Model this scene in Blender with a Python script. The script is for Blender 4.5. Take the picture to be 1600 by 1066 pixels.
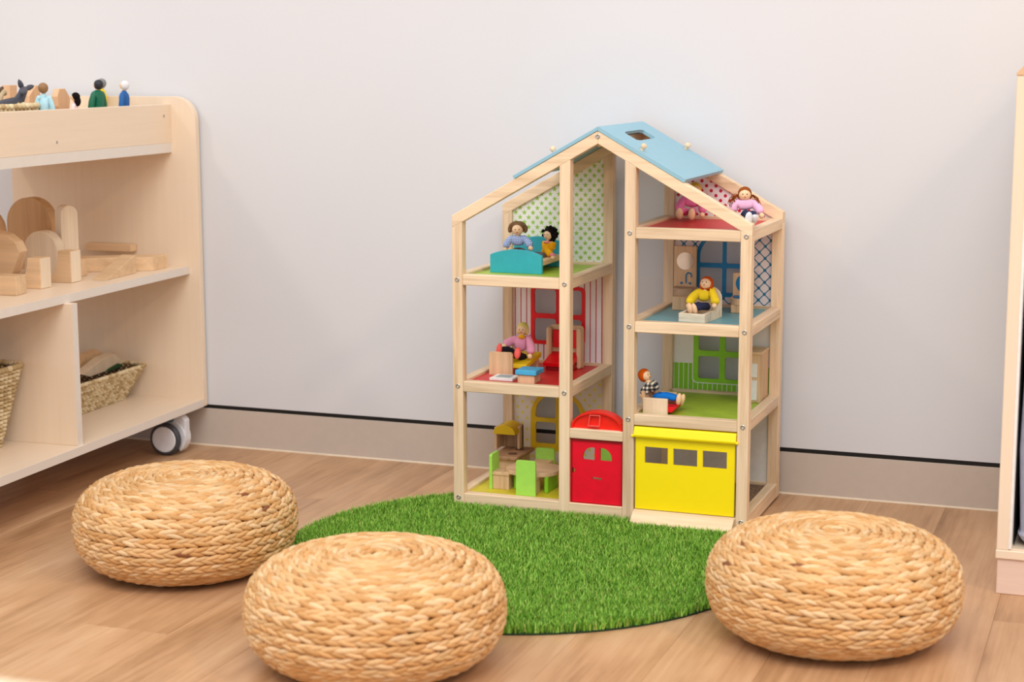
import bpy, bmesh, math, random
import numpy as np
from mathutils import Vector, Matrix
random.seed(7); rng = np.random.default_rng(7)
S = bpy.context.scene
for o in list(bpy.data.objects): bpy.data.objects.remove(o)
C = S.collection

# ------------------------------------------------------------------ camera
FPX = 2700.8; YAW = .35336; PIT = .16036; ROL = -.00226
CAM = Vector((1.23412, -3.04345, .86123))
_f = Vector((-math.sin(YAW)*math.cos(PIT), math.cos(YAW)*math.cos(PIT), -math.sin(PIT)))
_r0 = Vector((math.cos(YAW), math.sin(YAW), 0)); _u0 = _r0.cross(_f)
_r = _r0*math.cos(ROL)+_u0*math.sin(ROL); _u = _u0*math.cos(ROL)-_r0*math.sin(ROL)
cd = bpy.data.cameras.new('camera'); co = bpy.data.objects.new('camera', cd); C.objects.link(co)
cd.sensor_width = 36; cd.sensor_fit = 'HORIZONTAL'; cd.lens = FPX/1600*36; cd.clip_start = .05
m = Matrix((_r, _u, -_f)).transposed().to_4x4(); m.translation = CAM; co.matrix_world = m
cd.dof.use_dof = True; cd.dof.focus_distance = 3.18; cd.dof.aperture_fstop = 4.5
S.camera = co

# ------------------------------------------------------------------ light
w = bpy.data.worlds.new('room_light'); S.world = w; w.use_nodes = True
w.node_tree.nodes['Background'].inputs[0].default_value = (.92, .96, 1, 1)
w.node_tree.nodes['Background'].inputs[1].default_value = .98
def area(name, loc, target, size, power, col=(1, .95, .88)):
    d = bpy.data.lights.new(name, 'AREA'); d.shape = 'DISK'; d.size = size; d.energy = power; d.color = col
    o = bpy.data.objects.new(name, d); C.objects.link(o); o.location = loc
    o.rotation_euler = (Vector(target)-Vector(loc)).to_track_quat('-Z', 'Y').to_euler()
area('ceiling_light', (-2.66, -1.3, 3.3), (-1.2, -.8, 0), .35, 20, (1, .86, .68))
area('ceiling_light', (3.4, -2.1, 3.3), (1.6, -.9, 0), .45, 36, (1, .72, .46))
area('ceiling_light', (1.0, -3.1, 3.3), (.7, -1.6, 0), 2.4, 78, (1, .98, .95))
vs = S.view_settings; vs.view_transform = 'Standard'; vs.look = 'None'; vs.gamma = 1; vs.exposure = .14
vs.use_curve_mapping = False

# ------------------------------------------------------------------ coordinates
def ray(px, py): return _r*((px-800)/FPX)+_u*((533-py)/FPX)+_f
def at(px, py, Y):
    d = ray(px, py); return CAM+d*((Y-CAM.y)/d.y)
def atz(px, py, Z):
    d = ray(px, py); return CAM+d*((Z-CAM.z)/d.z)
SO = Vector((-.7424, .3221, 0)); SU = Vector((.0367, -.9993, 0)); SV = Vector((.9993, .0367, 0))
def sh(u, v, z): return SO+SU*u+SV*v+Vector((0, 0, z))
def atv(px, py, v):
    d = ray(px, py); P0 = SO+SV*v; return CAM+d*(((P0-CAM).dot(SV))/d.dot(SV))
def atu(px, py, u):
    d = ray(px, py); P0 = SO+SU*u; return CAM+d*(((P0-CAM).dot(SU))/d.dot(SU))
V = Vector

# ------------------------------------------------------------------ materials
def lin(c):
    return tuple((x/255/12.92 if x/255 <= .04045 else ((x/255+.055)/1.055)**2.4) for x in c)+(1,)
class NT:
    def __init__(s, name):
        s.m = bpy.data.materials.new(name); s.m.use_nodes = True; s.t = s.m.node_tree; s.n = s.t.nodes
        s.b = s.n['Principled BSDF']
    def node(s, typ, **k):
        x = s.n.new(typ)
        for a, b in k.items(): setattr(x, a, b)
        return x
    def link(s, a, b): s.t.links.new(a, b)
    def put(s, v, sock):
        if isinstance(v, (int, float)): sock.default_value = v
        elif isinstance(v, tuple): sock.default_value = v
        else: s.link(v, sock)
    def math(s, op, a, b=0.0, c=None):
        x = s.node('ShaderNodeMath', operation=op); s.put(a, x.inputs[0]); s.put(b, x.inputs[1])
        if c is not None: s.put(c, x.inputs[2])
        return x.outputs[0]
    def mix(s, f, a, b):
        x = s.node('ShaderNodeMix', data_type='RGBA'); s.put(f, x.inputs[0]); s.put(a, x.inputs[6]); s.put(b, x.inputs[7]); return x.outputs[2]
    def coords(s):
        t = s.node('ShaderNodeTexCoord'); return t.outputs['Object']
    def xyz(s):
        p = s.node('ShaderNodeSeparateXYZ'); s.link(s.coords(), p.inputs[0]); return p.outputs
    def noise(s, scale, vec=(1, 1, 1), detail=4, rough=.55, off=None):
        mp = s.node('ShaderNodeMapping'); mp.inputs['Scale'].default_value = vec; s.link(s.coords(), mp.inputs[0])
        if off is not None: s.link(off, mp.inputs['Location'])
        n = s.node('ShaderNodeTexNoise'); n.inputs['Scale'].default_value = scale; n.inputs['Detail'].default_value = detail
        n.inputs['Roughness'].default_value = rough; s.link(mp.outputs[0], n.inputs['Vector']); return n.outputs[0]
    def ramp(s, f, stops):
        r = s.node('ShaderNodeValToRGB'); e = r.color_ramp.elements
        while len(e) < len(stops): e.new(.5)
        for i, (p, c) in enumerate(stops): e[i].position = p; e[i].color = c
        s.link(f, r.inputs[0]); return r.outputs[0]
    def bump(s, h, st=.1, dist=.002):
        b = s.node('ShaderNodeBump'); b.inputs['Strength'].default_value = st; b.inputs['Distance'].default_value = dist
        s.link(h, b.inputs['Height']); s.link(b.outputs[0], s.b.inputs['Normal'])
    def fin(s, col=None, rough=.5, spec=.4, metal=0):
        if col is not None: s.put(col, s.b.inputs['Base Color'])
        s.b.inputs['Roughness'].default_value = rough; s.b.inputs['Specular IOR Level'].default_value = spec
        s.b.inputs['Metallic'].default_value = metal; return s.m
def plain(name, c, rough=.5, spec=.4, metal=0, var=.06):
    t = NT(name); n = t.noise(60, detail=3)
    a = lin(tuple(x*(1-var) for x in c)); b = lin(tuple(min(255, x*(1+var)) for x in c))
    return t.fin(t.mix(n, a, b), rough, spec, metal)
def wood(name, c, axis='X', dark=.84, scale=1, rough=.5, rnd=.06, stretch=.05, hi=1.05):
    t = NT(name); vec = [1, 1, 1]; vec['XYZ'.index(axis)] = stretch
    oi = t.node('ShaderNodeObjectInfo'); cb = t.node('ShaderNodeCombineXYZ')
    ro = t.math('MULTIPLY', oi.outputs['Random'], 17.0)
    for i in range(3): t.link(ro, cb.inputs[i])
    n = t.noise(55*scale, tuple(vec), 5, .6, cb.outputs[0])
    n2 = t.noise(260*scale, tuple(vec), 2, .5, cb.outputs[0])
    f = t.math('ADD', t.math('MULTIPLY', n, .75), t.math('MULTIPLY', n2, .25))
    col = t.ramp(f, [(.30, lin(tuple(x*y for x, y in zip(c, (dark, dark**1.3, dark**1.8))))), (.5, lin(tuple(x*(2-hi)*1.02 for x in c) if hi > 1.02 else tuple(x*.995 for x in c))), (.72, lin(tuple(min(255, x*hi) for x in c)))])
    br = t.math('ADD', t.math('MULTIPLY', oi.outputs['Random'], rnd*2), 1-rnd)
    mx = t.node('ShaderNodeVectorMath', operation='SCALE'); t.link(col, mx.inputs[0]); t.link(br, mx.inputs['Scale'])
    t.bump(f, .08, .001)
    return t.fin(mx.outputs[0], rough, .35)
PC = (238, 210, 176)
PINE = {a: wood('pine_'+a, PC, a) for a in 'XYZ'}
PLY = {a: wood('birch_plywood_'+a, (236, 214, 189), a, .985, 1.6, .38, .01, .03, 1.008) for a in 'XYZ'}
PLYE = plain('plywood_edge', (226, 216, 206), .6, var=.015)
BLK = wood('beech_block', (225, 190, 150), 'X', .9, .8)
BLKP = wood('pale_block', (236, 215, 188), 'Z', .93, .8)
BLKD = wood('amber_block', (214, 172, 126), 'Z', .85, .7)
TOY = {a: wood('toy_wood_'+a, (226, 190, 150), a, .85, 1.5) for a in 'XYZ'}
TUBW = wood('tub_pine', (240, 225, 200), 'X', .78, .8)
RED = plain('red_paint', (228, 8, 24), .42); DRED = plain('crimson_paint', (232, 2, 40), .42); DKRED = plain('dark_red_frame', (165, 8, 22), .5)
REDFL = plain('red_floor_paint', (205, 45, 45), .4)
YEL = plain('yellow_paint', (255, 228, 6), .45, var=.01); YELD = plain('mustard_paint', (226, 190, 20), .5)
GRN = plain('lime_paint', (140, 205, 40), .45); LGRN = plain('pale_lime_paint', (165, 222, 90), .45)
GRNF = plain('green_floor_paint', (165, 192, 60), .42); YELF = plain('yellow_floor_paint', (215, 200, 50), .45)
BLUF = plain('teal_floor_paint', (110, 165, 175), .4)
TURQ = plain('turquoise_paint', (52, 172, 190), .5); SKY = plain('sky_blue_paint', (144, 188, 206), .5, var=.02); SKYE = plain('blue_edge', (80, 165, 195), .5)
BLU = plain('cobalt_paint', (10, 120, 175), .5); BOXBLU = plain('light_blue_paint', (70, 170, 215), .5)
WHT = plain('white_paint', (232, 230, 226), .5); WPLAS = plain('white_plastic', (225, 226, 232), .35)
GREYS = plain('grey_print', (150, 165, 175), .5)
DKP = plain('dark_plastic', (62, 64, 70), .5); BLACK = plain('black', (14, 13, 13), .6)
STEEL = plain('steel', (175, 172, 168), .32, .5, .9)
SKIN = plain('bare_wood_skin', (238, 200, 160), .5)
CORAL = plain('coral', (240, 95, 85), .5)
REDPL = plain('red_plastic', (238, 32, 18), .28, .5)

def wallmat():
    t = NT('painted_wall'); n = t.noise(400, detail=2); n2 = t.noise(2, detail=2)
    t.bump(n, .04, .0005)
    return t.fin(t.mix(n2, lin((214, 214, 218)), lin((219, 219, 223))), .75, .25)
WALL = wallmat()
BASE = plain('taupe_skirting', (198, 184, 172), .55, var=.02)
def floormat():
    t = NT('oak_plank'); oi = t.node('ShaderNodeObjectInfo'); cb = t.node('ShaderNodeCombineXYZ')
    ro = t.math('MULTIPLY', oi.outputs['Random'], 31.0)
    for i in range(3): t.link(ro, cb.inputs[i])
    n = t.noise(9, (1, .16, 1), 5, .6, cb.outputs[0]); n2 = t.noise(120, (1, .035, 1), 3, .6, cb.outputs[0]); n3 = t.noise(26, (1, .25, 1), 3, .55, cb.outputs[0])
    f = t.math('ADD', t.math('ADD', t.math('MULTIPLY', n, .54), t.math('MULTIPLY', n2, .26)), t.math('MULTIPLY', n3, .20))
    col = t.ramp(f, [(.30, lin((134, 95, 62))), (.43, lin((176, 133, 95))), (.53, lin((196, 153, 114))), (.68, lin((212, 174, 136)))])
    br = t.math('ADD', t.math('MULTIPLY', oi.outputs['Random'], .11), .945)
    mx = t.node('ShaderNodeVectorMath', operation='SCALE'); t.link(col, mx.inputs[0]); t.link(br, mx.inputs['Scale'])
    t.bump(f, .1, .001)
    kn = t.noise(11, (1, .55, 1), 1, .4, cb.outputs[0]); km = t.ramp(kn, [(.74, (0, 0, 0, 1)), (.80, (1, 1, 1, 1))])
    return t.fin(t.mix(t.math('MULTIPLY', km, .45), mx.outputs[0], lin((112, 76, 48))), .36, .5)
FLOOR = floormat()
def vcol(name, rough=.7, spec=.2, extra=0):
    t = NT(name); a = t.node('ShaderNodeVertexColor', layer_name='tone'); c = a.outputs[0]
    if extra:
        n = t.noise(300, (1, 1, 1), 3); c2 = t.node('ShaderNodeVectorMath', operation='SCALE'); t.link(c, c2.inputs[0])
        t.link(t.math('ADD', t.math('MULTIPLY', n, extra), 1-extra/2), c2.inputs['Scale']); c = c2.outputs[0]; t.bump(n, .25, .001)
    return t.fin(c, rough, spec)
FIBRE = vcol('banana_fibre', .55, .35, .3); GRASS = vcol('grass_blades', .55, .3); SEAG = vcol('seagrass', .75, .2, .35)
CORE = plain('fibre_core', (112, 68, 32), .8)

# ------------------------------------------------------------------ object helpers
def tag(o, label, cat, group=None):
    o['label'] = label; o['category'] = cat
    if group: o['group'] = group
    return o
def thing(name, label, cat, loc=(0, 0, 0), group=None):
    o = bpy.data.objects.new(name, None); C.objects.link(o); o.location = loc; o.empty_display_size = .02
    return tag(o, label, cat, group)
def origin(o):
    v = V((0, 0, 0))
    while o: v += V(o.location); o = o.parent
    return v
def fin(name, data, mat, parent=None, loc=None, smooth=False, local=False):
    """data: bmesh or mesh in world coordinates; becomes one object"""
    if isinstance(data, bmesh.types.BMesh):
        bmesh.ops.recalc_face_normals(data, faces=data.faces[:])
        me = bpy.data.meshes.new(name); data.to_mesh(me); data.free()
    else: me = data
    off = origin(parent) if parent else V((0, 0, 0))
    o = bpy.data.objects.new(name, me); C.objects.link(o)
    if loc is not None: o.location = V(loc)-off; off = V(loc)
    if not local: me.transform(Matrix.Translation(-off))
    if parent: o.parent = parent
    if mat is not None and len(me.materials) == 0: me.materials.append(mat)
    if smooth: me.polygons.foreach_set('use_smooth', [True]*len(me.polygons))
    return o
def struct(o): o['kind'] = 'structure'; return o
def bm_(): return bmesh.new()
def box(bm, lo, hi, bev=0.0, M=None, seg=1):
    vs = [bm.verts.new((x, y, z)) for x in (lo[0], hi[0]) for y in (lo[1], hi[1]) for z in (lo[2], hi[2])]
    fs = [bm.faces.new([vs[i] for i in q]) for q in ((0, 1, 3, 2), (4, 6, 7, 5), (0, 4, 5, 1), (2, 3, 7, 6), (0, 2, 6, 4), (1, 5, 7, 3))]
    if M is not None:
        for v_ in vs: v_.co = M @ v_.co
    if bev:
        bmesh.ops.recalc_face_normals(bm, faces=fs)
        ed = list({e for f in fs for e in f.edges}); bmesh.ops.bevel(bm, geom=ed, offset=bev, segments=seg, affect='EDGES', profile=.5)
    return bm
def B(lo, hi, bev=.0012, M=None): return box(bm_(), lo, hi, bev, M)
def prism(bm, pts, vec, bev=0, holes=()):
    """planar polygon pts (3-d) with holes, extruded along vec"""
    vec = V(vec); loops = []
    for loop in [pts]+list(holes):
        vs = [bm.verts.new(p) for p in loop]
        loops += [bm.edges.new((vs[i], vs[(i+1) % len(vs)])) for i in range(len(vs))]
    if holes:
        r = bmesh.ops.triangle_fill(bm, edges=loops, use_beauty=True, use_dissolve=False)
        fs = [g for g in r['geom'] if isinstance(g, bmesh.types.BMFace)]
    else:
        fs = [bm.faces.new([e.verts[0] for e in loops])] if False else [bm.faces.new(vs)]
    ex = bmesh.ops.extrude_face_region(bm, geom=fs)
    nv = [g for g in ex['geom'] if isinstance(g, bmesh.types.BMVert)]
    bmesh.ops.translate(bm, verts=nv, vec=vec)
    if bev and not holes:
        bmesh.ops.recalc_face_normals(bm, faces=bm.faces[:])
        ed = [e for e in bm.edges if len(e.link_faces) == 2 and e.calc_face_angle(0) > .6]
        bmesh.ops.bevel(bm, geom=ed, offset=bev, segments=2, affect='EDGES', profile=.5)
    return bm
def rrect(x0, z0, x1, z1, r, n=4, top=None):
    """rounded rectangle in 2-d; r one radius or four (bl, br, tr, tl)"""
    rr = r if isinstance(r, (tuple, list)) else (r,)*4; out = []
    for (cx, cz, a0, q) in ((x0+rr[0], z0+rr[0], math.pi, rr[0]), (x1-rr[1], z0+rr[1], 1.5*math.pi, rr[1]), (x1-rr[2], z1-rr[2], 0, rr[2]), (x0+rr[3], z1-rr[3], .5*math.pi, rr[3])):
        if q < 1e-6: out.append((cx, cz)); continue
        k = max(n, int(q/.004)) if q > .01 else n
        for i in range(k+1):
            a = a0+i/k*math.pi/2; out.append((cx+q*math.cos(a), cz+q*math.sin(a)))
    return out
def xz(p2, y): return [V((a, y, b)) for a, b in p2]
def plateXZ(outline, y, th, holes=(), bev=0): return prism(bm_(), xz(outline, y), (0, th, 0), bev, [xz(h, y) for h in holes])
def ball(bm, c, r, seg=14, rings=9, M=None):
    if isinstance(r, (int, float)): r = (r, r, r)
    ret = bmesh.ops.create_uvsphere(bm, u_segments=seg, v_segments=rings, radius=1)
    T = Matrix.Translation(V(c)) @ (M.to_4x4() if M else Matrix()) @ Matrix.Diagonal(V((*r, 1)))
    bmesh.ops.transform(bm, matrix=T, verts=ret['verts']); return bm
def cyl(bm, p0, p1, r0, r1=None, seg=16):
    p0 = V(p0); p1 = V(p1); d = p1-p0; r1 = r0 if r1 is None else r1
    q = d.to_track_quat('Z', 'Y').to_matrix().to_4x4(); q.translation = (p0+p1)/2
    bmesh.ops.create_cone(bm, cap_ends=True, segments=seg, radius1=r0, radius2=r1, depth=d.length, matrix=q); return bm
def tube(bm, pts, r, seg=6):
    prev = None; n = len(pts)
    for i, p in enumerate(pts):
        p = V(p); d = (V(pts[min(i+1, n-1)])-V(pts[max(i-1, 0)])).normalized(); a = d.orthogonal().normalized(); b = d.cross(a)
        rr = r[i] if isinstance(r, (list, tuple)) else r
        ring = [bm.verts.new(p+a*math.cos(t)*rr+b*math.sin(t)*rr) for t in [2*math.pi*k/seg for k in range(seg)]]
        if prev:
            s = min(range(seg), key=lambda k: (ring[k].co-prev[0].co).length)
            ring = ring[s:]+ring[:s]
            if (ring[1].co-prev[1].co).length > (ring[-1].co-prev[1].co).length: ring = [ring[0]]+ring[1:][::-1]
            for k in range(seg): bm.faces.new((prev[k], prev[(k+1) % seg], ring[(k+1) % seg], ring[k]))
        else: bm.faces.new(ring)
        prev = ring
    bm.faces.new(prev); return bm
def skin(verts, edges, radii, root=0, sub=2):
    me = bpy.data.meshes.new('skin'); me.from_pydata([tuple(v_) for v_ in verts], edges, [])
    o = bpy.data.objects.new('skin', me); C.objects.link(o)
    md = o.modifiers.new('s', 'SKIN'); md.use_smooth_shade = True; md.branch_smoothing = .6
    sv = me.skin_vertices[0].data
    for i, r in enumerate(radii):
        sv[i].radius = (r, r) if isinstance(r, (int, float)) else r; sv[i].use_root = (i == root)
    o.modifiers.new('ss', 'SUBSURF').levels = sub
    dg = bpy.context.evaluated_depsgraph_get(); out = bpy.data.meshes.new_from_object(o.evaluated_get(dg))
    bpy.data.objects.remove(o); bpy.data.meshes.remove(me); return out

# ================================================================== SETTING
YW = .3284
wl = struct(fin('wall_back', box(bm_(), (-4, YW, .095), (4.5, YW+.1, 3.2)), WALL))
struct(fin('trim_1', box(bm_(), (-4, YW+.0008, .084), (4.5, YW+.1, .097)), BLACK))
struct(fin('baseboard_back', box(bm_(), (-4, YW, .0), (4.5, YW+.1, .0862), .0006), BASE))
struct(fin('trim_2', prism(bm_(), [V((-4, YW, 0)), V((-4, YW-.003, 0)), V((-4, YW, .003))], (8.5, 0, 0)), plain('sealant', (225, 205, 180), .5)))
fl = struct(fin('floor', box(bm_(), (-9, -10, -.05), (9, YW+.1, -.0078)), plain('subfloor', (190, 146, 106), .5)))
PWD = .147; pm = {}
for i in range(-16, 22):
    x0 = -.282+PWD*i; y = -4.5+((i*.37) % 1)*1.1-1.1
    if i == 0: y = -.852-1.22*3
    while y < YW-.001:
        y0 = max(y, -4.5); y1 = min(y+1.22, YW)
        if y1-y0 > .02:
            key = round(y1-y0, 3)
            if key not in pm:
                bm = B((0, 0, -.008), (PWD-.0003, y1-y0-.0003, 0), .0004); me = bpy.data.meshes.new('plank'); bmesh.ops.recalc_face_normals(bm, faces=bm.faces[:]); bm.to_mesh(me); bm.free(); me.materials.append(FLOOR); pm[key] = me
            o = bpy.data.objects.new('plank', pm[key]); C.objects.link(o); o.parent = fl; o.location = (x0, y0, 0)
        y += 1.22

# ================================================================== DOLLHOUSE
T = .021; H = T/2; D = .2957; PX = (0, .2164, .3425, .56)
ZL = (.0218, .2423, .4495); ZR = (.0218, .2006, .376, .550)
RX = .28; RZ = .7355; EZ = .5722; SL = (RZ-EZ)/(RX+H)
HS = thing('dollhouse', 'tall open wooden dollhouse with blue roof, red door and yellow garage door', 'dollhouse', (.28, .148, 0))
def hp(name, bm, mat, parent=None, **k): return fin(name, bm, mat, parent or HS, **k)
def rtop(x): return EZ+SL*(H+x) if x < RX else EZ+SL*(2*RX+H-x)
Z0 = .0035
for xi, x in enumerate(PX):
    for rear in (0, 1):
        y0, y1 = (D-T, D) if rear else (0, T)
        zt = [rtop(x-H)-.020, rtop(x-H)-.020, rtop(x+H)-.020, rtop(x+H)-.020]
        bm = bm_(); pts = [(x-H, Z0), (x+H, Z0), (x+H, rtop(x+H)-.0235), (x-H, rtop(x-H)-.0235)]
        hp('post', prism(bm, xz(pts, y0), (0, T, 0), .0012), PINE['Z'])
# rafters
for sgn in (-1, 1):
    for y0 in (0, D-T):
        e = RX+H; tv = .0238
        pts = [(-e, EZ-RZ), (0, 0), (0, -tv), (-e+.0005, EZ-RZ-tv)]
        pts = [(RX+(a if sgn < 0 else -a), RZ+b) for a, b in pts]
        hp('rafter', prism(bm_(), xz(pts, y0), (0, T, 0), .0012), PINE['X'])
hp('ridge_beam', B((RX-.008, T, RZ-.030), (RX+.008, D-T, RZ-.014), .001), PINE['Y'])
# floors and rails
def tower(a, b, zs, mats):
    xa, xb = PX[a], PX[b]
    for k, z in enumerate(zs):
        zb, zt = (Z0, .0323) if k == 0 else (z-.0103, z+.0103)
        if k > 0: hp('rail', B((xa+H, .0008, zb), (xb-H, T-.0008, zt)), PINE['X'])
        hp('rail', B((xa+H, D-T+.0008, zb), (xb-H, D-.0008, zt)), PINE['X'])
        for x in (xa, xb): hp('rail', B((x-H+.0008, T, zb), (x+H-.0008, D-T, zt)), PINE['Y'])
        f = hp('floor_panel', B((xa+H-.003, T-.003, z-.001), (xb-H+.003, D-T+.003, z+.0045), .0003), mats[k])
tower(0, 1, ZL, (YELF, REDFL, GRNF))
def gritmat():
    t = NT('dark_grit'); n = t.noise(500, detail=2); return t.fin(t.ramp(n, [(.4, lin((70, 45, 30))), (.6, lin((165, 135, 110)))]), .8)
tower(2, 3, ZR, (gritmat(), GRNF, BLUF, REDFL))
# front sill under the left rooms and the door, chamfered ramp under the garage
hp('sill', B((PX[0]+H, .0006, Z0), (PX[2]-H, T-.0006, .0305)), PINE['X'])
hp('sill', B((PX[2]+H, .0006, Z0), (PX[3]-H, T-.0006, .0285)), PINE['X'])
bm = prism(bm_(), [V((PX[2]+H+.0015, -.0005, .0275)), V((PX[2]+H+.0015, -.0005, .004)), V((PX[2]+H+.0015, -.030, .004)), V((PX[2]+H+.0015, -.030, .0085)), V((PX[2]+H+.0015, -.006, .0275))], (PX[3]-PX[2]-2*H-.003, 0, 0), .0008)
hp('ramp', bm, PINE['X'])
hp('floor_panel', B((PX[1]+H, T, .020), (PX[2]-H, D-T, .0262), .0003), GRNF)
hp('rail', B((PX[1]+H, D-T, Z0), (PX[2]-H, D, .0323)), PINE['X'])
# door bay
hp('lintel', B((PX[1]+H, .0006, .1562), (PX[2]-H, T+.004, .1752)), PINE['X'])
fx0, fx1 = PX[1]+H, PX[2]-H
hp('door_frame', plateXZ([(fx0, .0305), (fx1, .0305), (fx1, .1562), (fx0, .1562)], .006, .012, [[(fx0+.0032, .0312), (fx1-.0042, .0312), (fx1-.0042, .1505), (fx0+.0032, .1505)]]), DKRED)
def arc2(cx, cz, r, a0, a1, n=8): return [(cx+r*math.cos(a0+(a1-a0)*i/n), cz+r*math.sin(a0+(a1-a0)*i/n)) for i in range(n+1)]
w1 = [(.2513, .1150), (.2750, .1145), (.2750, .1395)]+arc2(.2713, .1195, .0205, math.pi*.48, math.pi*.98, 6)
w2 = [(.2855, .1150), (.3089, .1150)]+arc2(.2885, .1195, .0205, .02*math.pi, .52*math.pi, 6)+[(.2855, .140)]
slot = [(.2700, .0785), (.2890, .0765), (.2890, .0815), (.2700, .0828)]
notch = [(fx0+.0036, .0318), (fx1-.0046, .0318), (fx1-.0046, .1500), (fx0+.0036, .1500), (fx0+.0036, .0985)]+arc2(fx0+.0036, .0930, .0055, .5*math.pi, -.5*math.pi, 6)+[(fx0+.0036, .0875)]
hp('door', plateXZ(notch, .0075, .006, [w1, w2, slot]), DRED)
# canopy above the door: bent red plastic hood
bm = bm_(); n = 18; prof = []
for i in range(n+1):
    a = math.pi*i/n; prof.append((.2795-.0505*math.cos(a), .1755+.034*math.sin(a)**.9))
outer = prof; inner = [(.2795+(x-.2795)*.94, .1755+(z-.1755)*.90) for x, z in prof][::-1]
cano = hp('door_canopy', prism(bm, xz(outer+inner, .004), (0, .026, 0)), REDPL)
hp('canopy_front', plateXZ([(.2795+(x-.2795)*.955, .1755+(z-.1755)*.93) for x, z in prof], .010, .003), REDPL, cano)
hp('canopy_ridge', plateXZ([(.262, .181), (.285, .181), (.287, .2035), (.266, .2035)], .0030, .008, [[(.2635, .1825), (.2838, .1825), (.2856, .202), (.2672, .202)]]), CORAL, cano)
# garage door
gx0, gx1 = PX[2]+H+.0010, PX[3]-H-.0010
wins = [[(.3738, .1187), (.4184, .1187), (.4184, .1501), (.3738, .1501)], [(.4288, .1187), (.4746, .1187), (.4746, .1504), (.4288, .1504)], [(.4847, .1190), (.5305, .1190), (.5305, .1508), (.4847, .1508)]]
gd = hp('garage_door', plateXZ(rrect(gx0+.002, .0300, gx1-.003, .170, .001), .0045, .005, wins), YEL)
hp('top_roll', prism(bm_(), [V((gx0, .012, .1885)), V((gx0, .001, .1880)), V((gx0, -.0005, .1850)), V((gx0, -.0050, .1725)), V((gx0, -.0035, .1685)), V((gx0, .012, .1675))], (gx1-gx0, 0, 0), .001), YEL, gd)
for x in (gx0-.004, gx1): hp('hinge_pin', cyl(bm_(), (x, -.002, .1705), (x+.004, -.002, .1705), .0028, seg=10), YEL, gd)
# bolts
BOLT = None
def bolt(x, z, y=0.0):
    global BOLT
    if BOLT is None:
        bm = bm_(); r = .0046
        rings = [(0, .0018, .0003), (.0018, .0018, .0003), (.0021, .0021, -.0006), (.0036, .0036, -.0010), (.0046, .0046, -.0004), (.0046, .0046, .0015)]
        prev = None
        for (rr, _, yy) in rings[1:]:
            ring = [bm.verts.new((rr*math.cos(2*math.pi*k/14), yy, rr*math.sin(2*math.pi*k/14))) for k in range(14)]
            if prev:
                for k in range(14): bm.faces.new((prev[k], prev[(k+1) % 14], ring[(k+1) % 14], ring[k]))
            else: bm.faces.new(ring)
            prev = ring
        bmesh.ops.recalc_face_normals(bm, faces=bm.faces[:])
        BOLT = bpy.data.meshes.new('bolt'); bm.to_mesh(BOLT); bm.free(); BOLT.materials.append(STEEL)
    o = bpy.data.objects.new('bolt', BOLT); C.objects.link(o); o.parent = HS; o.location = V((x, y-.0002, z))-V(HS.location)
for z in ZL: bolt(0, z)
for z in ZL[1:]: bolt(PX[1], z)
for z in ZR[1:]: bolt(PX[2], z); bolt(PX[3], z)
bolt(PX[3], ZR[0]); bolt(RX, RZ-.010)
# roof panels
rth = .0068; rl = .1635
def roofpts(s, x): return V((RX+s*x, 0, RZ+.0005-SL*x))
nrm = {s: V((s*SL, 0, 1)).normalized() for s in (-1, 1)}
for s in (-1, 1):
    a = roofpts(s, 0); b = roofpts(s, rl); dirx = (b-a)
    def rp(t, y): return a+dirx*t+V((0, y, 0))
    hole = []
    if s > 0:
        t0, t1 = (.300-RX)/rl, (.3285-RX)/rl
        hole = [[rp(q[0], q[1]) for q in [(t0+.02, .085), (t1-.02, .085), (t1, .10), (t1, .20), (t1-.02, .215), (t0+.02, .215), (t0, .20), (t0, .10)]]]
    bm = prism(bm_(), [rp(0, -.001), rp(1, -.001), rp(1, D+.001), rp(0, D+.001)], nrm[s]*rth, .001, hole)
    rf = hp('roof_panel', bm, SKY)
    for (x, y) in (((.354, .022), (.371, .276)) if s > 0 else ((.193, .022), (.186, .276))):
        base = V((x, y, RZ+.0005-SL*abs(x-RX)))+nrm[s]*rth
        pg = hp('peg', cyl(bm_(), base-nrm[s]*.006, base+nrm[s]*.008, .0035, seg=12), PINE['Z'], rf)
        hp('peg_head', ball(bm_(), base+nrm[s]*.008, .0058), PINE['Z'], pg, smooth=True)
hp('ridge_cap', prism(bm_(), [V((RX, -.001, RZ+.0005)), V((RX-SL*rth*.87, -.001, RZ+rth*.90)), V((RX, -.001, RZ+rth*1.16)), V((RX+SL*rth*.87, -.001, RZ+rth*.90))], (0, D+.002, 0)), SKY)
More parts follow.
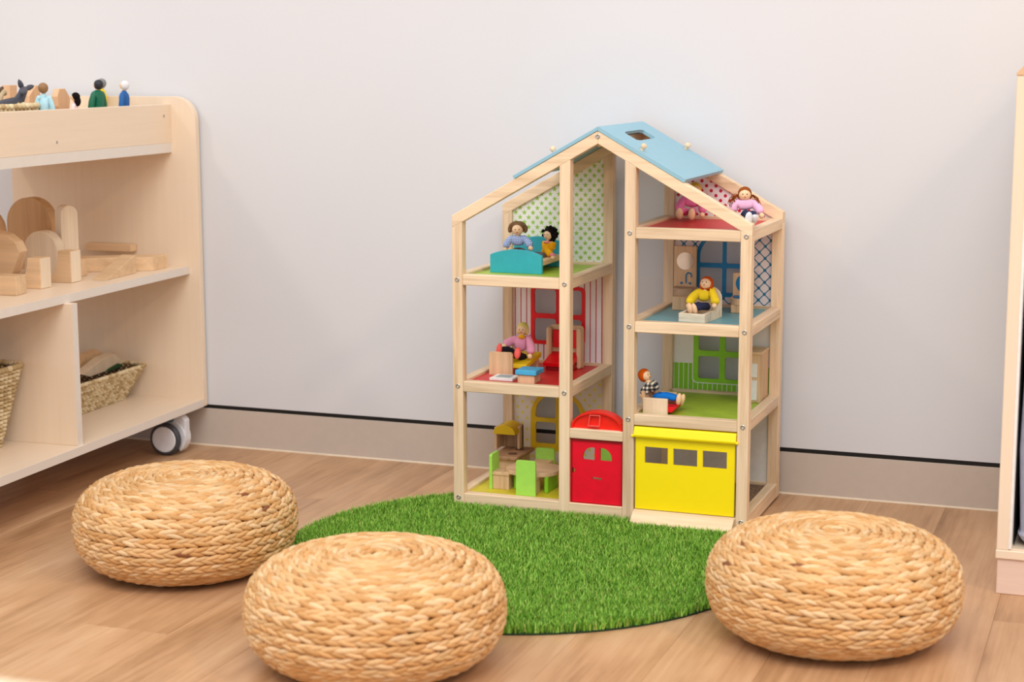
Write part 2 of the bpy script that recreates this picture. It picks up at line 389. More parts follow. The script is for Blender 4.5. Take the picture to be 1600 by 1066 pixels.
# printed rear panels
OX, OZ = HS.location.x, HS.location.z
def cellpat(t, x, z, px, pz, x0, z0):
    out = []
    for sx, sz in ((0, 0), (.5, .5)):
        u = t.math('FRACT', t.math('ADD', t.math('DIVIDE', t.math('ADD', x, OX-x0), px), 20.5+sx)); v = t.math('FRACT', t.math('ADD', t.math('DIVIDE', t.math('ADD', z, OZ-z0), pz), 40.5+sz))
        out.append((t.math('MULTIPLY', t.math('SUBTRACT', u, .5), px), t.math('MULTIPLY', t.math('SUBTRACT', v, .5), pz)))
    return out
def dotpat(name, px, pz, x0, z0, r, c, bg, star=False):
    t = NT(name); o = t.xyz(); m_ = None
    for dx, dz in cellpat(t, o[0], o[2], px, pz, x0, z0):
        d = t.math('SQRT', t.math('ADD', t.math('MULTIPLY', dx, dx), t.math('MULTIPLY', dz, dz)))
        rr = r
        if star:
            a = t.math('ARCTAN2', dx, dz)
            rr = t.math('MULTIPLY', t.math('ADD', t.math('MULTIPLY', t.math('COSINE', t.math('MULTIPLY', a, 5.0)), .3), .75), r)
        k = t.math('LESS_THAN', d, rr); m_ = k if m_ is None else t.math('MAXIMUM', m_, k)
    return t.fin(t.mix(m_, lin(bg), lin(c)), .45, .4)
STARS = dotpat('star_print', .0187, .0196, .1474, .6344, .0047, (150, 198, 62), (238, 238, 228), True)
DOTS = dotpat('red_dot_print', .0190, .0190, .4255, .6287, .0034, (190, 20, 55), (236, 230, 232))
YDOT = dotpat('yellow_dot_print', .0210, .0230, .02, .15, .0032, (232, 222, 90), (232, 224, 214))
t = NT('red_stripe_print'); o_ = t.xyz(); fr = t.math('FRACT', t.math('ADD', t.math('DIVIDE', t.math('ADD', o_[0], OX-.0139), .01250), 10))
STRIPE = t.fin(t.mix(t.math('LESS_THAN', fr, .17), lin((236, 226, 226)), lin((190, 18, 60))), .45)
t = NT('blue_lattice_print'); o_ = t.xyz(); px_ = .0234
uu = t.math('DIVIDE', t.math('ADD', o_[0], OX-.5353), px_); vv = t.math('DIVIDE', t.math('ADD', o_[2], OZ-.5035), .0236); msk = None
for e in (t.math('ADD', uu, vv), t.math('SUBTRACT', uu, vv)):
    k = t.math('LESS_THAN', t.math('ABSOLUTE', t.math('SUBTRACT', t.math('FRACT', t.math('ADD', e, 40.5)), .5)), .06); msk = k if msk is None else t.math('MAXIMUM', msk, k)
for dx, dz in cellpat(t, o_[0], o_[2], px_, .0236, .5353, .5035):
    k = t.math('LESS_THAN', t.math('ADD', t.math('ABSOLUTE', dx), t.math('ABSOLUTE', dz)), .0036); msk = t.math('MAXIMUM', msk, k)
LATT = t.fin(t.mix(msk, lin((226, 216, 216)), lin((8, 105, 140))), .45)
t = NT('green_fence_print'); o_ = t.xyz(); low = t.math('LESS_THAN', o_[2], .2637-OZ); fr = t.math('FRACT', t.math('ADD', t.math('DIVIDE', t.math('ADD', o_[0], OX-.3542), .0099), 10))
FENCE = t.fin(t.mix(t.math('MULTIPLY', low, t.math('GREATER_THAN', fr, .13)), lin((228, 226, 220)), lin((128, 192, 28))), .45)
yp = D-.0135
def rear(a, b, z0, z1, mat, win=None, wmat=None, outline=None):
    xa, xb = PX[a]+H-.001, PX[b]-H+.001
    hole = [win['outer']] if win else []
    p = hp('back_panel', plateXZ(outline or [(xa, z0), (xb, z0), (xb, z1), (xa, z1)], yp, .004, hole), mat)
    if win:
        if 'rim' in win: hp('window_border', plateXZ(win['rim'], yp-.0006, .004, [win['outer']]), WHT, p)
        hp('window_frame', plateXZ(win['outer'], yp-.0012, .0055, win['panes']), wmat, p)
def rl_(x0, z0, x1, z1, r): return rrect(x0, z0, x1, z1, r)
c1 = .1082
rear(0, 1, ZL[1]+.0103, ZL[2]-.0103, STRIPE, dict(outer=rl_(.0492, .2852, .1672, .4070, .011), panes=[rl_(.0570, .3490, .1040, .3995, .006), rl_(.1125, .3490, .1594, .3995, .006), rl_(.0570, .2927, .1040, .3393, .006), rl_(.1125, .2927, .1594, .3393, .006)]), RED)
rear(0, 1, ZL[0]+.0103, ZL[1]-.0103, YDOT, dict(outer=rrect(.0490, .0616, .1672, .1860, (.004, .004, .050, .050)), panes=[rrect(.0598, .0756, .1042, .1215, .005), rrect(.1122, .0756, .1566, .1215, .005), rrect(.0598, .1299, .1042, .1770, (.005, .005, .005, .036)), rrect(.1122, .1299, .1566, .1770, (.005, .005, .036, .005))]), YELD)
xa, xb = PX[0]+H-.001, PX[1]-H+.001
rear(0, 1, 0, 0, STARS, outline=[(xa, ZL[2]+.0103), (xb, ZL[2]+.0103), (xb, rtop(xb)-.02), (xa, rtop(xa)-.02)])
rear(2, 3, ZR[1]+.0103, ZR[2]-.0103, FENCE, dict(outer=rrect(.3945, .2262, .5125, .3480, .009), rim=rrect(.3925, .2242, .5145, .3500, .010), panes=[rl_(.4046, .2907, .4480, .3390, .005), rl_(.4590, .2907, .5020, .3390, .005), rl_(.4046, .2341, .4480, .2797, .005), rl_(.4590, .2341, .5020, .2797, .005)]), GRN)
rear(2, 3, ZR[2]+.0103, ZR[3]-.0103, LATT, dict(outer=rrect(.3975, .4004, .5105, .5300, (.004, .004, .052, .052)), panes=[rrect(.4045, .4668, .4506, .5225, (.003, .003, .003, .043)), rrect(.4578, .4668, .5035, .5225, (.003, .003, .043, .003)), rrect(.4045, .4085, .4506, .4577, .003), rrect(.4578, .4085, .5035, .4577, .003)]), BLU)
xa, xb = PX[2]+H-.001, PX[3]-H+.001
rear(2, 3, 0, 0, DOTS, outline=[(xa, ZR[3]+.0103), (xb, ZR[3]+.0103), (xb, rtop(xb)-.02), (xa, rtop(xa)-.02)])
rear(2, 3, ZR[0]+.0103, ZR[1]-.0103, WHT)

# ================================================================== TOY FURNITURE
FA, FM, FLW = .4541, .2469, .0264         # left tower floor tops
GA, GM, GL, GG = .5546, .3806, .2052, .0264
def put(name, label, cat, base, parts, group=None):
    t_ = thing(name, label, cat, base, group)
    for nm, bm, mt in parts: fin(nm, bm, mt, t_)
    return t_
# bed
fy = .094; bx0, bx1 = .0315, .1385
arch = [(bx0, FA), (bx1, FA), (bx1, .4895)]+[(bx1-(bx1-bx0)*i/10, .4895+.011*math.sin(math.pi*i/10)**.8) for i in range(1, 10)]+[(bx0, .4895)]
arch2 = [(x, FA+(z-FA)*1.28) for x, z in arch]
put('toy_bed', 'turquoise toy bed with arched footboard on green attic floor', 'toy bed', ((bx0+bx1)/2, .16, FA), [
    ('footboard', plateXZ(arch, fy, .008, bev=.0008), TURQ), ('headboard', plateXZ(arch2, .228, .008, bev=.0008), TURQ),
    ('mattress_board', B((bx0+.004, fy+.008, .4685), (bx1-.003, .228, .4790)), TOY['Y'])])
# lounge chair under the blonde doll
ly = .112
put('toy_lounge_chair', 'wooden toy lounge chair with yellow seat on red floor', 'toy chair', (.06, .15, FM), [
    ('end_panel', plateXZ(rrect(.0215, FM, .0705, .2935, (.001, .001, .006, .006)), ly, .007, bev=.0006), TOY['Z']),
    ('seat', prism(bm_(), [V((.026, ly+.007, .262)), V((.026, ly+.007, .270)), V((.026, .208, .282)), V((.026, .208, .272))], (.072, 0, 0), .0008), YELD),
    ('leg', B((.03, .196, FM), (.094, .206, .272)), TOY['X'])])
put('toy_screen', 'small white framed tile with grey centre lying flat on red floor', 'toy tile', (.066, .08, FM), [
    ('frame', B((.044, .054, FM), (.092, .099, FM+.0055), .0008), WHT), ('screen', B((.054, .064, FM+.005), (.082, .090, FM+.0062), 0), GREYS)])
put('toy_footstool', 'small wooden toy box stool with light blue slab top', 'toy stool', (.124, .06, FM), [
    ('body', B((.1065, .043, FM), (.1415, .078, .2640)), TOY['Z']), ('top', B((.1030, .039, .2640), (.1460, .086, .2735), .0012), BOXBLU)])
put('toy_armchair', 'wooden toy armchair with red back pad and red cushion', 'toy chair', (.14, .22, FM), [
    ('back', plateXZ(rrect(.1015, FM, .1745, .3335, (.001, .001, .009, .009)), .2440, .008, bev=.0006), TOY['Z']),
    ('side', B((.1015, .226, FM), (.1110, .244, .3300), .003), TOY['Z']), ('side', B((.1650, .226, FM), (.1745, .244, .3300), .003), TOY['Z']),
    ('back_pad', B((.1125, .2360, .2880), (.1635, .2440, .3240)), RED),
    ('seat', prism(bm_(), [V((.1085, .190, .2560)), V((.1085, .186, .2640)), V((.1085, .243, .2790)), V((.1085, .243, .2640))], (.059, 0, 0), .001), RED),
    ('base', B((.1095, .200, FM), (.1665, .242, .2580)), DKRED)])
# kitchen
put('toy_stove', 'wooden toy cooker with yellow hood and printed hob', 'toy stove', (.03, .2, FLW), [
    ('body', B((.018, .160, FLW), (.060, .246, .0660)), TOY['Z']), ('worktop', B((.008, .150, .0660), (.068, .252, .0730)), wood('stove_top', (190, 150, 112), 'Y', .7, 2)),
    ('burner', cyl(bm_(), (.046, .180, .0728), (.046, .180, .0736), .010, seg=16), plain('burnt_print', (110, 78, 58), .6)),
    ('burner', cyl(bm_(), (.046, .222, .0728), (.046, .222, .0736), .010, seg=16), plain('burnt_print', (110, 78, 58), .6)),
    ('back', B((.000, .236, .0730), (.046, .246, .1220)), wood('back_print', (178, 142, 108), 'Z', .65, 3)),
    ('side', B((-.004, .206, .0730), (.002, .246, .1200)), TOY['Z']), ('side', B((.040, .222, .0730), (.046, .246, .1200)), TOY['Z']),
    ('hood', prism(bm_(), xz([(-.002, .1080)]+[(.0215-.0235*math.cos(math.pi*i/10), .1100+.0175*math.sin(math.pi*i/10)) for i in range(11)]+[(.045, .1080)], .196), (0, .052, 0), .0006), YELD)])
def dchair(label, cx, cy, rot, base=FLW, ht=.0700, w=.0405):
    t_ = thing('toy_dining_chair', label, 'toy chair', (cx, cy, base), 'lime green toy dining chairs')
    t_.rotation_euler.z = rot
    bk = plateXZ(rrect(-w/2, 0, w/2, ht, (.0005, .0005, .005, .005)), -.003, .006, bev=.0006)
    fin('backrest', bk, LGRN, t_, local=True)
    fin('seat', B((-w/2+.002, .003, .0285), (w/2-.002, .038, .0350), .0008), TOY['X'], t_, local=True)
    fin('leg_panel', B((-w/2+.004, .031, 0), (w/2-.004, .037, .0285), .0006), TOY['Z'], t_, local=True)
    fin('side_panel', B((-w/2+.004, .003, 0), (-w/2+.009, .031, .0285), .0006), TOY['Z'], t_, local=True)
    fin('side_panel', B((w/2-.009, .003, 0), (w/2-.004, .031, .0285), .0006), TOY['Z'], t_, local=True)
    return t_
dchair('lime green toy chair seen from behind at front of the oval table', .1258, .0385, 0)
dchair('lime green toy chair standing sideways beside the toy cooker', .0420, .0850, -math.pi/2)
dchair('lime green toy chair behind the oval table under the yellow window', .1075, .2060, math.pi, ht=.058)
dchair('lime green toy chair seen through the red door window', .2440, .2150, math.pi)
ov = [(.1180+.0545*math.copysign(abs(math.cos(a))**.8, math.cos(a)), .1050+.047*math.copysign(abs(math.sin(a))**.8, math.sin(a))) for a in [2*math.pi*i/28 for i in range(28)]]
put('toy_table', 'oval wooden toy table with lime green leg panel', 'toy table', (.118, .105, FLW), [
    ('top', prism(bm_(), [V((x, y, .0590)) for x, y in ov], (0, 0, .0080), .0008), TOY['X']),
    ('leg_panel', B((.1525, .068, FLW), (.1605, .128, .0590)), GRN), ('leg_panel', B((.0850, .080, FLW), (.0930, .128, .0590)), GRN)])
# bathroom
ang = math.atan2(.0098, .0843)
TM = Matrix.Translation((.447, .055, GM)) @ Matrix.Rotation(-ang, 4, 'Z')
tb = thing('toy_bathtub', 'whitewashed wooden toy bathtub with high rounded back', 'toy bathtub', (.447, .055, GM))
hw = .0262; L_ = .086
def tm(bm): bmesh.ops.transform(bm, matrix=TM, verts=bm.verts[:]); return bm
fin('front', tm(B((-hw, 0, 0), (hw, .006, .0170))), TUBW, tb)
for sx in (-1, 1):
    bm = prism(bm_(), [V((sx*hw, .006, 0)), V((sx*hw, .006, .0170)), V((sx*hw, L_*.7, .0185)), V((sx*hw, L_, .0300)), V((sx*hw, L_, 0))], (-sx*.006, 0, 0), .0006)
    fin('side', tm(bm), TUBW, tb)
fin('back', tm(plateXZ(rrect(-hw, 0, hw, .058, (.001, .001, .022, .022)), L_, .007, bev=.0006)), TUBW, tb)
fin('base', tm(B((-hw+.006, .006, 0), (hw-.006, L_, .006), 0)), TUBW, tb)
vb = [('backboard', plateXZ([(.3605, GM+.02), (.4054, GM+.02), (.4054, .5020), (.3605, .5020)], .2500, .006, bev=.0005), TOY['Z']),
      ('mirror', cyl(bm_(), (.3836, .2498, .4727), (.3836, .2488, .4727), .0172, seg=28), plain('mirror_foil', (225, 222, 218), .12, .5, .95)),
      ('pedestal', B((.3700, .2040, GM), (.3985, .2460, .4080)), TOY['Z'])]
bs = [(.3870+.0240*math.cos(a), .2500-.0400*abs(math.sin(a))**.75) for a in [math.pi*i/14 for i in range(15)]]
vb.append(('basin', prism(bm_(), [V((x, y, .4075)) for x, y in bs], (0, 0, .0150), .001), wood('basin_wood', (188, 158, 128), 'X', .8, 1.5)))
tap = [V((.3836+.002, .2492, .4290))]+[V((.3856, .2492, .4290+.0145*i/4)) for i in range(1, 5)]+[V((.3856+.0055-.0055*math.cos(a), .2492, .4435+.006*math.sin(a))) for a in [math.pi*i/8 for i in range(1, 8)]]+[V((.3966, .2492, .4410))]
vb.append(('tap_print', tube(bm_(), tap, .0014, 6), BLU))
for x in (.3765, .3935): vb.append(('tap_print', B((x-.0022, .2485, .4268), (x+.0022, .2500, .4310), .0003), BLU))
put('toy_vanity', 'wooden toy washstand with round mirror and printed blue tap', 'toy washstand', (.385, .23, GM), vb)
put('toy_toilet', 'wooden toy toilet with blue oval lid print behind the front post', 'toy toilet', (.5, .23, GM), [
    ('tank', plateXZ([(.4795, GM+.02), (.5200, GM+.02), (.5200, .4528), (.4795, .4528)], .2500, .008, bev=.0006), TOY['Z']),
    ('lid_print', prism(bm_(), [V((.4990+.0135*math.cos(a), .2494, .4330+.0165*math.sin(a))) for a in [2*math.pi*i/24 for i in range(24)]], (0, .0008, 0)), BLU),
    ('bowl', prism(bm_(), [V((.4995+.0200*math.cos(a), .2480-.0480*abs(math.sin(a))**.8, .3960)) for a in [math.pi*i/14 for i in range(15)]], (0, 0, .0125), .001), TOY['X']),
    ('seat', prism(bm_(), [V((.4995+.0160*math.cos(a), .2470-.0400*abs(math.sin(a))**.8, .4085)) for a in [math.pi*i/14 for i in range(15)]], (0, 0, .0012)), BLU),
    ('foot', B((.4870, .2020, GM), (.5120, .2460, .3965)), TOY['Z'])])
# sitting room
put('toy_sofa', 'wooden toy sofa with red seat under the reclining doll', 'toy sofa', (.386, .07, GL), [
    ('side', B((.3615, .0310, GL), (.4090, .0380, .2375)), wood('pale_sofa', (238, 212, 182), 'Z', .93)), ('side', B((.3615, .1010, GL), (.4090, .1080, .2375)), TOY['Z']),
    ('seat', prism(bm_(), [V((.3660, .0380, .2200)), V((.4240, .0380, .2215)), V((.4160, .0380, .2110)), V((.3660, .0380, .2110))], (0, .0630, 0), .0006), RED),
    ('back', prism(bm_(), [V((.3560, .0380, .2480)), V((.3620, .0380, .2480)), V((.3680, .0380, GL)), V((.3620, .0380, GL))], (0, .0630, 0), .0006), TOY['Z'])])
fx = [('body', B((.5060, .2100, GL), (.5485, .2720, .3050)), TOY['Z'])]
for z0, z1 in ((.2110, .2500), (.2560, .2830)):
    fx.append(('door', B((.5085, .2075, z0), (.5400, .2105, z1), .0006), WHT))
fx.append(('top', B((.5040, .2070, .3000), (.5495, .2730, .3062)), TOY['X']))
put('toy_fridge', 'wooden toy fridge with two white doors by the right rear post', 'toy fridge', (.528, .24, GL), fx)

# ================================================================== DOLLS
def checkmat(name, a, b, c, p):
    t = NT(name); o = t.xyz(); f = None
    for i in (0, 2):
        k = t.math('LESS_THAN', t.math('FRACT', t.math('ADD', t.math('DIVIDE', o[i], p), 50)), .45); f = k if f is None else t.math('ADD', f, k)
    f = t.math('MULTIPLY', f, .5)
    r = t.ramp(f, [(0, lin(a)), (.5, lin(b)), (1, lin(c))]); r.node.color_ramp.interpolation = 'CONSTANT'
    r.node.color_ramp.elements[1].position = .4; r.node.color_ramp.elements[2].position = .9
    return t.fin(r, .9, .1)
def cloth(n, c): return plain(n, c, .9, .1, var=.1)
GING = checkmat('blue_gingham', (215, 222, 236), (140, 165, 215), (95, 120, 190), .0032)
PLAID = checkmat('dark_plaid', (40, 45, 60), (120, 110, 95), (225, 220, 205), .0075)
RCHK = checkmat('red_check', (240, 225, 225), (225, 80, 90), (190, 20, 40), .0030)
PINK = cloth('pink_cloth', (232, 158, 190)); PALEP = cloth('pale_pink_cloth', (236, 180, 212)); HOTP = cloth('rose_cloth', (236, 122, 172))
YCL = cloth('yellow_cloth', (240, 205, 45)); GOLD = cloth('golden_cloth', (238, 168, 28)); BRN = cloth('brown_cloth', (92, 62, 50)); NAVY = cloth('navy_cloth', (45, 50, 78))
BLKC = cloth('black_cloth', (35, 34, 40)); BLUC = cloth('blue_cloth', (25, 115, 205)); GRYC = cloth('grey_cloth', (110, 105, 105))
HBR = cloth('brown_hair', (122, 92, 64)); HBL = cloth('blond_hair', (228, 205, 115)); HGD = cloth('golden_hair', (225, 180, 60)); HRD = cloth('red_hair', (190, 80, 22)); HBK = cloth('black_hair', (24, 18, 18)); HAU = cloth('auburn_hair', (140, 72, 30)); HOR = cloth('orange_hair', (205, 88, 12))
MOUTH = plain('mouth_red', (200, 40, 40), .5)
def up_(f): 
    f = V(f).normalized(); s = f.cross(V((0, 0, 1))).normalized(); return f, s, s.cross(f)
def doll(name, label, cat, base, head, hr, face, neck, hip, hands, feet, knees=None, shirt=None, trous=None, hairm=None, style='cap', shoes=None, k=1.0, group=None, side=None, hm=None, skinm=None, elbows=None, ks=1.2):
    t_ = thing(name, label, cat, base, group); skinm = skinm or SKIN
    head, neck, hip = V(head), V(neck), V(hip); f, s, u = up_(face)
    sd = V(side).normalized() if side else -s
    tv = (neck-hip); tl = tv.length; tn = tv.normalized()
    # shirt: torso and sleeves as one skin surface
    chest = hip+tv*.62; sho = [neck-tn*tl*.14+sd*q*.0115*k for q in (-1, 1)]
    vs = [hip+tn*.004*k, chest, neck-tn*.001]; rs = [.0122*k*ks, .0116*k*ks, .0058*k]; es = [(0, 1), (1, 2)]
    for i in (0, 1):
        h = V(hands[i]); el = V(elbows[i]) if elbows else (sho[i]+h)/2+sd*(-1, 1)[i]*.004*k-tn*.001*k
        b = len(vs); vs += [sho[i], el, h+(el-h)*.22]; rs += [.0062*k*ks, .0062*k*ks, .0066*k*ks]; es += [(1, b), (b, b+1), (b+1, b+2)]
    fin('shirt', skin(vs, es, rs), shirt, t_, smooth=True)
    kn = [V(q) for q in knees] if knees else [(hip+V(q))/2+V((0, 0, .006*k)) for q in feet]
    vs = [hip+tn*.003*k, hip-tn*.002*k]; rs = [.0112*k, .0115*k]; es = [(0, 1)]
    for i in (0, 1):
        b = len(vs); ft = V(feet[i]); vs += [hip+sd*(-1, 1)[i]*.006*k-tn*.003*k, kn[i], ft+(kn[i]-ft)*.15]; rs += [.0078*k, .0066*k, .0058*k]; es += [(1, b), (b, b+1), (b+1, b+2)]
    fin('trousers', skin(vs, es, rs), trous, t_, smooth=True)
    for i in (0, 1):
        fin('hand', ball(bm_(), hands[i], .0046*k, 10, 7), skinm, t_, smooth=True)
        ft = V(feet[i]); d = ft-kn[i]
        # paddle foot: long axis turned up, perpendicular to the shin
        q = d.to_track_quat('Z', 'Y').to_matrix() if style != 'stand' else Matrix.Identity(3)
        fin('shoe', ball(bm_(), ft, (.0060*k, .0108*k, .0044*k), 12, 8, M=q), (shoes or skinm), t_, smooth=True)
    bm = ball(bm_(), head, hr, 20, 14); cyl(bm, head-u*hr*.8, neck-tn*.002, .0042*k, seg=10)
    hd = fin('head', bm, skinm, t_, smooth=True)
    for q in (-1, 1):
        d = (f*.93+s*q*.34+u*.12).normalized(); fin('eye', ball(bm_(), head+d*hr*.985, hr*.10, 8, 6), BLACK, hd)
    d = (f*.93-u*.36).normalized(); fin('mouth', ball(bm_(), head+d*hr*.97, (hr*.16, hr*.10, hr*.09), 8, 6), MOUTH, hd)
    if style == 'none': return t_
    bm = bm_()
    if style == 'curly':
        rr = random.Random(3)
        for i in range(110):
            a = rr.uniform(0, 2*math.pi); z = rr.uniform(-1, 1); d = V((math.cos(a)*math.sqrt(1-z*z), math.sin(a)*math.sqrt(1-z*z), z))
            if d.dot(f) > .38: continue
            ball(bm, head-f*hr*.30+u*hr*.12+d*hr*rr.uniform(1.15, 1.6), hr*rr.uniform(.25, .38), 7, 5)
        ball(bm, head-f*hr*.50+u*hr*.12, hr*1.32, 14, 10)
    elif style == 'fluffy':
        ball(bm, head-f*hr*.42+u*hr*.28, (hr*1.28, hr*1.05, hr*1.15), 16, 10)
        rr = random.Random(5)
        for i in range(60):
            a = rr.uniform(-.35, math.pi+.35); q = rr.uniform(-.45, .15)
            ball(bm, head-f*hr*(.30-q*.5)+(s*math.cos(a)*1.42+u*(.08+math.sin(a)*1.12))*hr, hr*rr.uniform(.26, .40), 8, 6)
    else:
        kx = 1.12
        ball(bm, head-f*hr*.30+u*hr*.16, hr*kx, 18, 12)
        if style == 'bob':
            ball(bm, head-f*hr*.45-u*hr*.30, (hr*1.10, hr*1.10, hr*1.0), 16, 10)
            for q in (-1, 1): ball(bm, head-f*hr*.05+s*q*hr*.86-u*hr*.28, (hr*.34, hr*.34, hr*.75), 10, 8)
        if style == 'long':
            rr = random.Random(9)
            for q in (-1, 1):
                for i in range(16):
                    o = V((rr.uniform(-1, 1), rr.uniform(-1, 1), rr.uniform(-1, 1)))*hr*.35
                    p0 = head+s*q*hr*.95-u*hr*.1+o*.3; p1 = p0+s*q*hr*(.65+rr.uniform(0, .5))-u*hr*.5+o; p2 = p1+s*q*hr*rr.uniform(-.3, .5)-u*hr*rr.uniform(.8, 1.5)+o*.7
                    tube(bm, [p0, (p0+p1)/2+u*hr*.15, p1, (p1+p2)/2+s*q*hr*.15, p2], hr*.05, 5)
            for q in (-1, 1): ball(bm, head+s*q*hr*.9-u*hr*.25-f*hr*.1, (hr*.3, hr*.3, hr*.5), 10, 8)
        if style == 'longback':
            ball(bm, head-f*hr*.75-u*hr*1.0, (hr*.85, hr*.85, hr*1.35), 14, 10)
        if style == 'back':
            ball(bm, head-f*hr*.25+u*hr*.02, (hr*1.12, hr*1.12, hr*1.15), 14, 10)
    fin('hair', bm, hairm, hd, smooth=True)
    return t_
# boy in gingham on the bed
Y = .150; h = at(808.7, 359, Y)
doll('doll', 'doll with bushy brown hair and blue gingham shirt behind turquoise footboard', 'doll', (h.x, Y, .479), h, .0112, (.28, -1, -.02), at(808.7, 368, Y), at(809.5, 390, Y+.004),
     (at(790, 390, Y-.012), at(829, 388, Y-.010)), (at(800, 402, .116)+V((0, 0, .0)), at(820, 402, .116)), (at(801, 397, .128), at(820, 397, .128)), GING, BRN, HBR, 'fluffy', k=1.05)
Y = .190; h = at(857.3, 367, Y)
d2 = doll('doll', 'doll with curly black hair, golden shirt and red checked collar on the bed', 'doll', (h.x, Y, .479), h, .0102, (-.28, -.95, -.05), at(857.5, 376, Y), at(857, 400, Y+.004),
     (at(863.5, 402.5, Y-.022), at(845, 398, Y+.004)), (at(836, 404, .135), at(826, 402, .150)), (at(846, 399, .160), at(838, 398, .172)), GOLD, GRYC, HBK, 'curly', k=1.05)
bm = bm_(); cpos = at(857, 377.5, Y); 
for i in range(14):
    a = 2*math.pi*i/14; ball(bm, cpos+V((math.cos(a)*.0068, math.sin(a)*.0068-.001, -.0008)), (.003, .003, .0022), 8, 6)
fin('collar', bm, RCHK, d2, smooth=True)
fin('cuff', ball(bm_(), at(863.3, 398.5, Y-.020), (.0066, .0066, .0034), 12, 8), RCHK, d2, smooth=True)
# blonde in pink jacket
Y = .160; h = at(816.5, 514.5, Y)
d3 = doll('doll', 'blonde doll in pink jacket sitting on yellow toy seat', 'doll', (h.x, Y, .279), h, .0105, (.02, -1, -.1), at(815.5, 524.5, Y), at(815, 557, Y+.004),
     (at(788, 541, Y-.02), at(828, 557, Y-.015)), (at(780, 546, .121), at(808.5, 552, .124)), (at(796, 547, .142), at(813, 556, .144)), PINK, BLKC, HBL, 'bob', shoes=CORAL, k=1.15, ks=1.3, side=(1, .1, 0))
fin('collar', ball(bm_(), at(815, 526.5, Y-.006), (.0075, .0060, .0042), 12, 8), GOLD, d3, smooth=True)
# blonde in rose dress in the attic
Y = .248; h = at(1086, 296, Y)
doll('doll', 'blonde doll in rose pink dress with bare wooden feet behind the sloping beam', 'doll', (h.x, Y, GA), h, .0108, (.25, -1, -.1), at(1082, 305, Y), at(1079, 331, Y),
     (at(1060, 333, Y-.02), at(1097, 336, Y-.02)), (at(1062, 334, .206), at(1080.7, 335, .204)), (at(1066, 328, .226), at(1081, 329, .226)), HOTP, HOTP, HGD, 'bob', k=1.15)
# girl on the rail
Y = .062; h = at(1163.8, 304, Y)
doll('doll', 'doll with long auburn hair and pale pink jumper perched at the right roof edge', 'doll', (h.x, Y, GA), h, .0112, (.25, -1, .0), at(1163.5, 312.5, Y), at(1167, 335, Y+.002),
     (at(1147, 333, Y-.005), at(1190, 337, Y-.005)), (at(1170, 342, .010)+V((0, 0, .001)), at(1178, 343, .030)), (at(1166, 333, .036), at(1176, 334, .040)), PALEP, NAVY, HAU, 'long', shoes=WPLAS, k=1.15)
# doll in the tub
Y = .110; h = at(1103.5, 443, Y)
doll('doll', 'red haired doll in yellow top sitting in toy bathtub', 'doll', (h.x, Y, GM+.007), h, .0112, (-.12, -1, .25), at(1102, 452.5, Y), at(1101, 477, Y+.006),
     (at(1076, 478, .082), at(1116, 478, .094)), (at(1078, 482.5, .072), at(1085, 483, .070)), (at(1092, 477, .088), at(1097, 478, .082)), YCL, NAVY, HRD, 'bob', k=1.1, ks=1.35, side=(1, .05, 0))
# reclining doll
Y = .070
doll('doll', 'doll with orange hair, plaid shirt and blue trousers reclining on toy sofa', 'doll', (.386, Y, .2215), at(1008.5, 587, Y), .0108, (.86, -.42, .22), at(1015, 597, Y), at(1026, 618, Y),
     (at(1003, 618, Y-.015), at(1024, 612, Y+.022)), (at(1060.5, 624, Y-.008), at(1066, 625, Y+.012)), (at(1040, 619, Y-.006), at(1043, 618, Y+.010)), PLAID, BLUC, HOR, 'back', k=1.15, ks=1.25, side=(0, 1, 0))

# ================================================================== ARTIFICIAL GRASS
MC = V((.2274, -.2725, 0)); MR = .428
gm = thing('grass_mat', 'round artificial grass mat in front of the dollhouse', 'grass mat', MC)
bm = bm_(); nseg = 96
prism(bm, [V((MC.x+MR*math.cos(2*math.pi*i/nseg), MC.y+MR*math.sin(2*math.pi*i/nseg), .0002)) for i in range(nseg)], (0, 0, .0028)); fin('backing', bm, plain('dark_green_backing', (30, 52, 24), .9), gm)
N = 170000
r = MR*np.sqrt(rng.random(N))*.999; a = rng.random(N)*2*np.pi
px = MC.x+r*np.cos(a); py = MC.y+r*np.sin(a)
keep = ~((px > -H-.004) & (px < .56+H+.004) & (py > -.003)) & ~((px > .345) & (px < .557) & (py > -.034)) & (py > -1)
px, py = px[keep], py[keep]; N = len(px)
hgt = rng.uniform(.009, .0165, N); hd = rng.random(N)*2*np.pi; ln_ = rng.uniform(.15, .75, N); wd = rng.uniform(.0006, .0011, N)
wx, wy = -np.sin(hd)*wd, np.cos(hd)*wd
lx, ly_ = np.cos(hd)*ln_*hgt, np.sin(hd)*ln_*hgt
z0 = np.full(N, .0025)
P0 = np.stack([px-wx, py-wy, z0], 1); P1 = np.stack([px+wx, py+wy, z0], 1)
P2 = np.stack([px+lx*.35+wx*.8, py+ly_*.35+wy*.8, z0+hgt*.6], 1); P3 = np.stack([px+lx*.35-wx*.8, py+ly_*.35-wy*.8, z0+hgt*.6], 1)
P4 = np.stack([px+lx, py+ly_, z0+hgt], 1)
co_ = np.stack([P0, P1, P2, P3, P4], 1).reshape(-1, 3)-np.array(MC)
idx = np.arange(N)[:, None]*5; quads = idx+np.array([0, 1, 2, 3]); tris = idx+np.array([3, 2, 4])
loops = np.concatenate([quads, tris], 1).reshape(-1).astype(np.int32)
me = bpy.data.meshes.new('grass'); me.vertices.add(N*5); me.vertices.foreach_set('co', co_.reshape(-1).astype(np.float32))
me.loops.add(len(loops)); me.loops.foreach_set('vertex_index', loops); me.polygons.add(N*2)
st = (np.arange(N)[:, None]*7+np.array([0, 4])).reshape(-1).astype(np.int32); me.polygons.foreach_set('loop_start', st); me.update(calc_edges=True)
